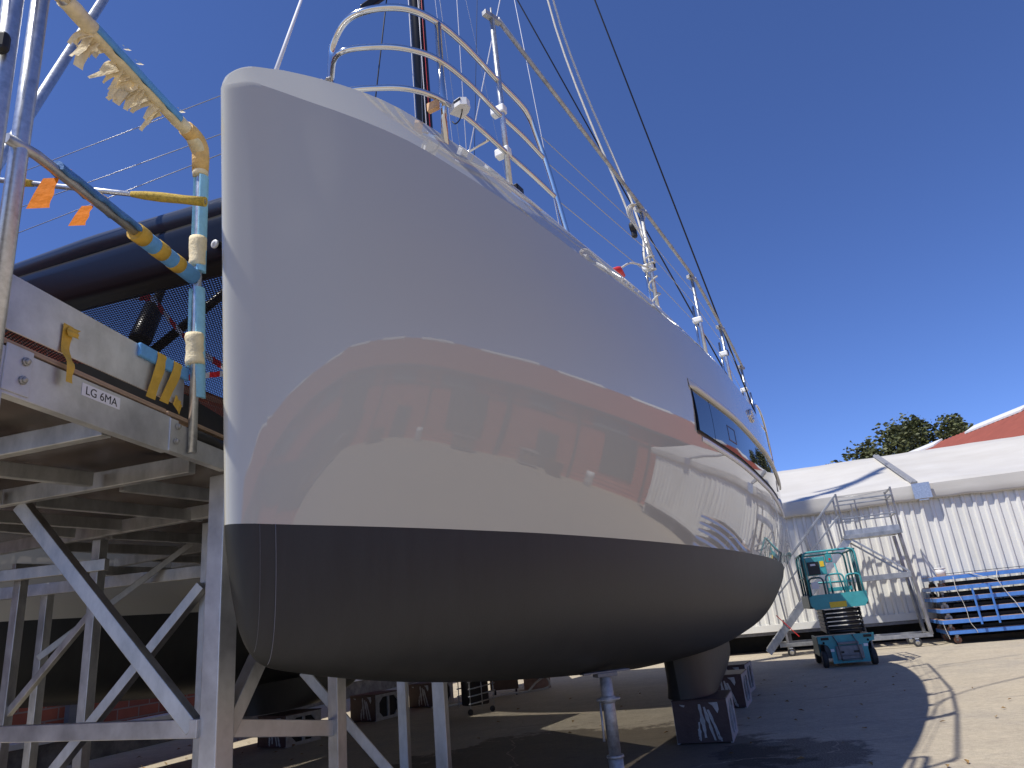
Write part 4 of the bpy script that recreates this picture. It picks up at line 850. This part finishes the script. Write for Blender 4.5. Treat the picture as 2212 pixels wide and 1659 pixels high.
rope([C(.62, -.03, 1.56), C(1.0, -.10, 1.40), C(1.16, -.11, 1.345)], .008, 'white lashing rope running down from the top of the cart stack to the knot')
rope([C(1.22, -.04, 1.56), C(1.16, -.11, 1.345), C(1.30, -.10, .98), C(1.40, -.10, .78), C(1.55, -.06, .3)], .008, 'knotted white lashing rope slanting down the front of the cart stack')
rope([C(.28, -.06, 1.5), C(.27, -.10, 1.2), C(.33, -.08, .95), C(.36, -.09, .72), C(.37, -.07, .48), C(.45, -.07, .30), C(.47, -.06, .22)], .006, 'white string hanging down the left end of the cart stack')
rope([C(-.19, -.06, .5), C(-.17, -.05, .35), C(-.13, -.05, .12)], .007, 'loose white string end hanging by the bottom cart wheel')
bu = thing('paint_bucket', 'white plastic bucket with a lid on the topmost blue cart', 'bucket', tuple(C(.12, .32, 1.546)))
p = C(.12, .32, 1.546); b = MB(); b.tube([p, p + np.array((0, 0, .17))], [.10, .118], 20); part('body', b, 'white', bu); b = MB(); b.disc(p + np.array((0, 0, .178)), (0, 0, 1), .0, .126, .03, 20); b.tube([p + np.array((.118 * math.cos(a), .0, .17 + .10 * math.sin(a))) for a in np.linspace(.1, 3.04, 9)], .005, 5); part('lid', b, 'white', bu)
# ------------------------------------------------------------------ storage tent
TO = np.array([9.2, 20.0]); TD = bk_
def E(t, d, z): q = TO + t * e_ + d * TD; return np.array([q[0], q[1], z])
tn = thing('storage_tent', 'long white frame tent with a ribbed sheet wall and fabric roof', 'tent', tuple(E(0, 5, 0)))
T0, T1 = -13.0, 9.2
b = MB(); P_ = []; pit = .25; t = T0
while t < T1:
    for dt, dd in ((0, .0), (.06, .0), (.095, .045), (.215, .045)): P_.append((t + dt, dd))
    t += pit
b.grid([[E(a, d, .72) for a, d in P_], [E(a, d, 3.75) for a, d in P_]], False, True); part('ribbed_wall', b, 'clad', tn)
b = MB(); b.obox(E((T0 + T1) / 2, .0, .635), (*e_, 0), (*TD, 0), (0, 0, 1), T1 - T0, .03, .18, .003); part('wall_skirt', b, 'clad', tn)
b = MB(); b.obox(E((T0 + T1) / 2, .9, .45), (*e_, 0), (*TD, 0), (0, 0, 1), T1 - T0, .05, .9, 0); part('shade_plate', b, 'gapshade', tn)  # black plate standing in for the shade under the tent wall
b = MB()
for k in range(12): b.obox(E(T0 + 1 + k * 1.9, .25, .28), (*e_, 0), (*TD, 0), (0, 0, 1), .16, .2, .56, .01)
b.bar(E(T0, .1, .50), E(T1, .1, .50), .12, .08); part('floor_support', b, 'greysteel', tn)
b = MB(); b.obox(E(T1 - .02, 5.0, 1.9), (*TD, 0), (*-e_, 0), (0, 0, 1), 9.9, .05, 3.7, 0); b.obox(E(T0 + .02, 5.0, 1.9), (*TD, 0), (*-e_, 0), (0, 0, 1), 9.9, .05, 3.7, 0); part('gable_wall', b, 'clad', tn)
# roof membrane, slightly sagging between the frames, with valance
bays = [T0 - .3, -8.6, -3.55, 1.5, 6.55, T1 + .3]
ts = list(np.linspace(T0 - .3, T1 + .3, 150))
def sag(t):
    for a, c in zip(bays[:-1], bays[1:]):
        if a <= t <= c: return math.sin(math.pi * (t - a) / (c - a)) ** .8
    return 0
rows = []; val = []
for t in ts:
    s_ = sag(t); wv = .012 * math.sin(t * 3.1) + .008 * math.sin(t * 7.3 + 1); r = []
    lo_ = 3.555 - .05 * s_ + wv; bul = .02 * math.sin(t * 4.1) * (1 - .5 * s_)
    val.append([E(t, -.06, lo_ + .004), E(t, -.085 + bul, lo_), E(t, -.115 + bul, lo_ + .07), E(t, -.125 + .5 * bul, lo_ + .22), E(t, -.12, 3.945 - .012 * s_)])
    r.append(E(t, -.12, 3.945 - .012 * s_))
    for k in range(1, 13): f = k / 12; r.append(E(t, -.12 + 5.12 * f, 3.945 - .012 * s_ * (1 - f) + 1.70 * f + (.035 if k == 1 else 0) - .16 * s_ * math.sin(math.pi * f) + .4 * wv))
    for k in range(1, 7): f = k / 6; r.append(E(t, 5.0 + 5.15 * f, 5.645 - 1.68 * f))
    rows.append(r)
b = MB(); b.grid(rows, True); part('roof_membrane', b, 'membrane', tn); b = MB(); b.grid(val, True); part('valance', b, 'membrane', tn)
for k, t in enumerate(bays[1:-1]):
    b = MB(); b.bar(E(t, -.05, 4.03), E(t, 4.95, 5.69), .17, .05, bev=.01); b.bar(E(t - .03, -.05, 4.06), E(t - .03, 4.95, 5.72), .04, .03, bev=.005); part('roof_batten', b, 'strip', tn)
    b = MB(); b.obox(E(t + .10, -.205, 3.77), (*e_, 0), (*TD, 0), (0, 0, 1), .44, .02, .42, .006); b.obox(E(t + .10, -.18, 3.53), (*e_, 0), (*TD, 0), (0, 0, 1), .24, .05, .03, .003); part('eave_plate', b, 'galv', tn)

# ------------------------------------------------------------------ red hall on the right
HY0, HY1, HX = -34.0, 62.0, 21.0
def H(y, d, z): return np.array([HX + d + .07 * (20 - y), y, z])   # slightly turned plan
hl = thing('red_hall', 'big red sheet metal workshop with grey doors and white ridge skylights', 'workshop', (27, 14, 0))
b = MB(); P_ = []; y = HY0
b.grid([[H(yy, 0, 0) for yy in (HY0, HY1)], [H(yy, 0, 5.6) for yy in (HY0, HY1)]], False); b.grid([[H(HY1, dd, 0) for dd in (0, 14)], [H(HY1, dd, 5.6) for dd in (0, 14)]], False); b.add([H(HY1, 0, 5.6), H(HY1, 14, 5.6), H(HY1, 7, 9.6)], [(0, 1, 2)]); part('wall', b, 'redclad', hl)
b = MB(); z = .3
while z < 5.5: b.bar(H(HY0, -.02, z), H(HY1, -.02, z), .03, .05, bev=0); z += .25
part('wall_rib', b, 'redclad', hl)
b = MB(); ny = 260; rows0 = []; rows1 = []
for i in range(ny * 2 + 1):
    y = HY0 - .4 + (HY1 - HY0 + .8) * i / (ny * 2); h = .05 * (i % 2)
    rows0.append(H(y, -.45, 5.6 + h)); rows1.append(H(y, 7.0, 9.62 + h))
b.grid([rows0, rows1], False, True); b.grid([rows1, [H(HY0 - .4 + (HY1 - HY0 + .8) * i / (ny * 2), 14.4, 5.6) for i in range(ny * 2 + 1)]], False, True); part('roof', b, 'redroof', hl)
b = MB(); b.bar(H(HY0, -.42, 5.48), H(HY1, -.42, 5.48), .22, .26, bev=.02); part('gutter', b, 'greydoor', hl)
y = HY0 + 2; k = 0
while y < HY1 - 3:
    b = MB(); sl_ = np.array([7.0, 3.07]); 
    p_ = [H(y, 6.45, 9.47), H(y + 4.6, 6.45, 9.47), H(y + 4.6, 7.1, 9.82), H(y, 7.1, 9.82)]; b.poly(p_, (0, 0, -.10)); part('ridge_skylight', b, 'coping', hl); y += 7.6; k += 1
y = HY0 + 1; k = 0
rr = random.Random(11)
while y < HY1 - 4:
    b = MB(); b.obox(H(y + 1.9, -.07, 4.72), (-.07, 1, 0), (1, .07, 0), (0, 0, 1), 2.9, .05, .95, .0); part('window_panel', b, 'greypanel', hl)
    wd = rr.choice((1.6, 2.4, 2.8)); hh = rr.choice((2.2, 2.6, 3.2)); b = MB(); b.obox(H(y + 2.8, -.08, hh / 2 + (1.0 if rr.random() < .4 else 0)), (-.07, 1, 0), (1, .07, 0), (0, 0, 1), wd, .06, hh, .0); part('door', b, 'greydoor', hl)
    b = MB(); b.obox(H(y + 5.2, -.12, 2.7), (-.07, 1, 0), (1, .07, 0), (0, 0, 1), .14, .12, 5.3, .0); part('downpipe', b, 'greydoor', hl)
    y += 5.8
b = MB(); b.bar(H(HY0, -.05, 4.08), H(HY1, -.05, 4.08), .06, .14, bev=0); part('wall_band', b, 'greydoor', hl)
b = MB(); b.obox(H(-9, -.11, 2.35), (-.07, 1, 0), (1, .07, 0), (0, 0, 1), 4.2, .06, 4.7, .0); part('tall_door', b, 'greydoor', hl)
# stores kept along the hall wall (seen mirrored in the hull)
KIND = [('crate', 'greysteel'), ('crate', 'galvdull'), ('pallet_stack', 'card'), ('drum', 'white')]
b0 = {}
LBL = ['grey steel crate', 'galvanised mesh crate', 'brown pallet stack', 'white drum']
for i, y in enumerate((-12, -7.4, -3.1, 1.2, 4.9, 8.6, 11.2, 13.8)):
    kd, mm = KIND[i % 4]; q = H(y, -1.3, 0)
    near = ['by the far end of the red hall', 'second from the far end of the red hall', 'below the tall grey door of the red hall', 'along the middle of the red hall wall', 'past the middle of the red hall wall', 'close to the tent corner by the red hall', 'second from the tent corner by the red hall', 'nearest the tent corner by the red hall'][i]
    o = thing(kd, LBL[i % 4] + ' ' + near, kd.replace('_', ' '), tuple(q), rz=R(-4))
    if kd == 'drum':
        b = MB(); b.tube([(0, 0, 0), (0, 0, .28), (0, 0, .30), (0, 0, .6), (0, 0, .62), (0, 0, .9)], [.29, .29, .31, .29, .31, .29], 18); part('body', b, mm, o, local=True)
    elif kd == 'crate':
        b = MB(); b.box(-.55, -.8, .1, .55, .8, .16, .01); b.box(-.55, -.8, .9, .55, .8, .96, .01)
        for x in (-.53, .53):
            for yy in (-.78, -.26, .26, .78): b.box(x - .02, yy - .02, 0, x + .02, yy + .02, 1.0)
        part('frame', b, mm, o, local=True); b = MB(); b.box(-.45, -.7, .17, .45, .7, .8, .05); part('load', b, 'card' if i % 8 else 'white', o, local=True)
    else:
        b = MB()
        for k in range(6):
            for x in (-.4, 0, .4): b.box(x - .06, -.6, k * .15, x + .06, .6, k * .15 + .1)
            b.box(-.5, -.6, k * .15 + .1, .5, .6, k * .15 + .13)
        part('boards', b, mm, o, local=True)

# ------------------------------------------------------------------ brick building and low wall on the left
LO = np.array([-7.38, 12.47]); LD = np.array([math.sin(R(18)), math.cos(R(18))]); LN = np.array([LD[1], -LD[0]])
def Q(t, o, z): q = LO + t * LD + o * LN; return np.array([q[0], q[1], z])
b = MB(); b.obox(Q(8, -.13, .185), (*LD, 0), (*LN, 0), (0, 0, 1), 46, .26, .37, .01)
lo = thing('low_wall', 'stained low concrete wall with a white coping in front of the brick building', 'wall', tuple(Q(8, -.13, 0))); part('wall_face', b, 'conc', lo)
b = MB(); b.obox(Q(8, -.12, .415), (*LD, 0), (*LN, 0), (0, 0, 1), 46, .32, .085, .008); part('coping', b, 'coping', lo)
bb = thing('brick_building', 'unplastered red brick building with grey columns behind the far hull', 'building', tuple(Q(8, -4, 0)))
b = MB(); hb2_ = 7.3; b.add([Q(-15, -1.3, 0), Q(31, -1.3, 0), Q(31, -1.3, hb2_), Q(-15, -1.3, hb2_), Q(31, -12, 0), Q(31, -12, hb2_), Q(-15, -12, 0), Q(-15, -12, hb2_)], [(0, 1, 2, 3), (1, 4, 5, 2), (6, 0, 3, 7)])
b.uv = [(0, 0), (46, 0), (46, hb2_), (0, hb2_), (57, 0), (57, hb2_), (-11, 0), (-11, hb2_)]; part('wall', b, 'brick', bb)
b = MB(); b.add([Q(-15.5, -.9, hb2_ - .0), Q(31.5, -.9, hb2_), Q(31.5, -6.6, hb2_ + 1.4), Q(-15.5, -6.6, hb2_ + 1.4), Q(31.5, -12.4, hb2_), Q(-15.5, -12.4, hb2_)], [(0, 1, 2, 3), (3, 2, 4, 5)]); part('roof', b, 'redroof', bb)
for k in range(18):
    t = -14 + k * 2.45; b = MB(); wcol = .30 if k % 2 else .16; b.obox(Q(t, -1.26, 3.6), (*LD, 0), (*LN, 0), (0, 0, 1), wcol, .14, 7.2, .0); part('column', b, 'pillar', bb)

# ------------------------------------------------------------------ trees behind the tent
def tree(x, y, h, w, seed, label):
    rr = np.random.RandomState(seed); o = thing('tree', label, 'tree', (x, y, 0), 'trees behind the tent')
    b = MB(); b.tube([(x, y, 0), (x + .1, y, h * .35), (x, y, h * .7), (x + .1, y, h * .93)], [.28, .22, .13, .03], 8)
    blobs = []
    for i in range(15):
        z = h * (.42 + .50 * i / 14); rad = w * (.62 - .42 * i / 14) + .2; a = i * 2.4 + rr.rand()
        bx, by = x + math.cos(a) * rad * rr.uniform(.4, 1), y + math.sin(a) * rad * rr.uniform(.4, 1); blobs.append((bx, by, z, w * rr.uniform(.26, .44)))
        b.tube([(x, y, z - .9), (bx, by, z)], [.07, .02], 5)
    blobs.append((x, y, h * .97 - .5, w * .22)); part('trunk', b, 'bark', o)
    lv = MB()
    for bx, by, bz, br in blobs:
        for _ in range(340):
            d = rr.randn(3); d /= np.linalg.norm(d); p = np.array((bx, by, bz)) + d * br * rr.uniform(.35, 1.12) * np.array((1, 1, .95)); n = rr.randn(3); n /= np.linalg.norm(n); u = np.cross(n, (0, 0, 1)); u /= np.linalg.norm(u) + 1e-6; v = np.cross(n, u); s = rr.uniform(.10, .26)
            lv.add([p - u * s, p + v * s * .6, p + u * s, p - v * s * .6], [(0, 1, 2, 3)])
    part('crown', lv, 'leaf1', o)
tree(32.0, 65, 14.1, 4.0, 1, 'loose leafy tree second from the left above the tent roof')
tree(34.9, 65, 15.6, 4.2, 2, 'leafy tree with a pointed crown left of the middle of the row')
tree(37.5, 66, 16.4, 4.4, 3, 'tallest broad leafy tree in the row above the tent')
tree(40.4, 65, 16.0, 4.2, 4, 'rounded leafy tree beside the red roof above the tent')
tree(29.8, 66, 12.9, 2.8, 5, 'small dark tree top just showing above the tent ridge by the yacht')

# ------------------------------------------------------------------ things lying under the yacht
tr = thing('wire_trolley', 'dark wire trolley standing under the far side of the yacht', 'trolley', (-1.2, 13.7, 0), rz=R(35))
b = MB()
for z in (.18, .30, .42, .54): b.tube([(-.25, -.2, z), (.3, -.2, z + .05)], .012, 6); b.tube([(-.25, .2, z), (.3, .2, z + .05)], .012, 6)
for x in (-.22, .02, .26): b.tube([(x, -.2, .12), (x, -.2, .6)], .01, 6); b.tube([(x, .2, .12), (x, .2, .6)], .01, 6)
part('frame', b, 'galvdull', tr, local=True); b = MB(); b.box(-.2, -.16, .14, .2, .16, .56, .03); part('basket', b, 'blackmatt', tr, local=True)
for x in (-.2, .25):
    b = MB(); b.disc((x, -.15, .05), (0, 1, 0), .0, .05, .03, 12); part('wheel', b, 'tyre', tr, local=True)
cx_ = thing('wheeled_board', 'dark brown board on castors under the yacht beside the hose', 'board', (-.75, 16.4, 0))
b = MB(); b.box(-.35, -.02, .12, .25, .06, .55, .006); part('board', b, 'card', cx_, local=True)
for x in (-.25, .2): b = MB(); b.disc((x, .0, .06), (1, 0, 0), 0, .06, .04, 12); part('castor_wheel', b, 'tyre', cx_, local=True)
cbx = MB(); cbx.box(-.3, -.1, 0, .3, .2, .42, .004); solo('cardboard_box', cbx, 'bluestrip', 'pale cardboard box standing behind the brown board under the yacht', 'box', (-.1, 17.4, 0), local=True)
hs_ = MB(); hs_.tube(bez([(-2.2, 15.2, .02), (-1.7, 15.4, .02), (-1.2, 15.9, .03), (-.7, 16.2, .05), (-.2, 16.3, .05), (.15, 16.2, .12), (.1, 16.25, .30), (-.1, 16.3, .22), (-.3, 16.2, .05)], 8), .022, 6); solo('hose', hs_, 'rope', 'pale hose lying in a loop on the ground under the yacht', 'hose', (-1.2, 15.9, 0))
# fallen leaves
lv = MB(); rr = np.random.RandomState(9)
for i in range(150):
    if i < 95: x, y = rr.uniform(-1, 6.5), rr.uniform(6.2, 15)
    else: x, y = rr.uniform(-6.5, -3), rr.uniform(9, 15)
    s = rr.uniform(.018, .05); a = rr.uniform(0, 6.3); u = np.array((math.cos(a), math.sin(a), rr.uniform(-.3, .3))); v = np.array((-math.sin(a), math.cos(a), rr.uniform(-.2, .5))); p = np.array((x, y, .016))
    lv.add([p - u * s, p - v * s * .45 + np.array((0, 0, .01)), p + u * s, p + v * s * .5 + np.array((0, 0, .012))], [(0, 1, 2, 3)])
solo('fallen_leaves', lv, 'leafdry', 'dry brown leaves scattered over the yard', 'leaves', (0, 0, 0), kind='stuff')
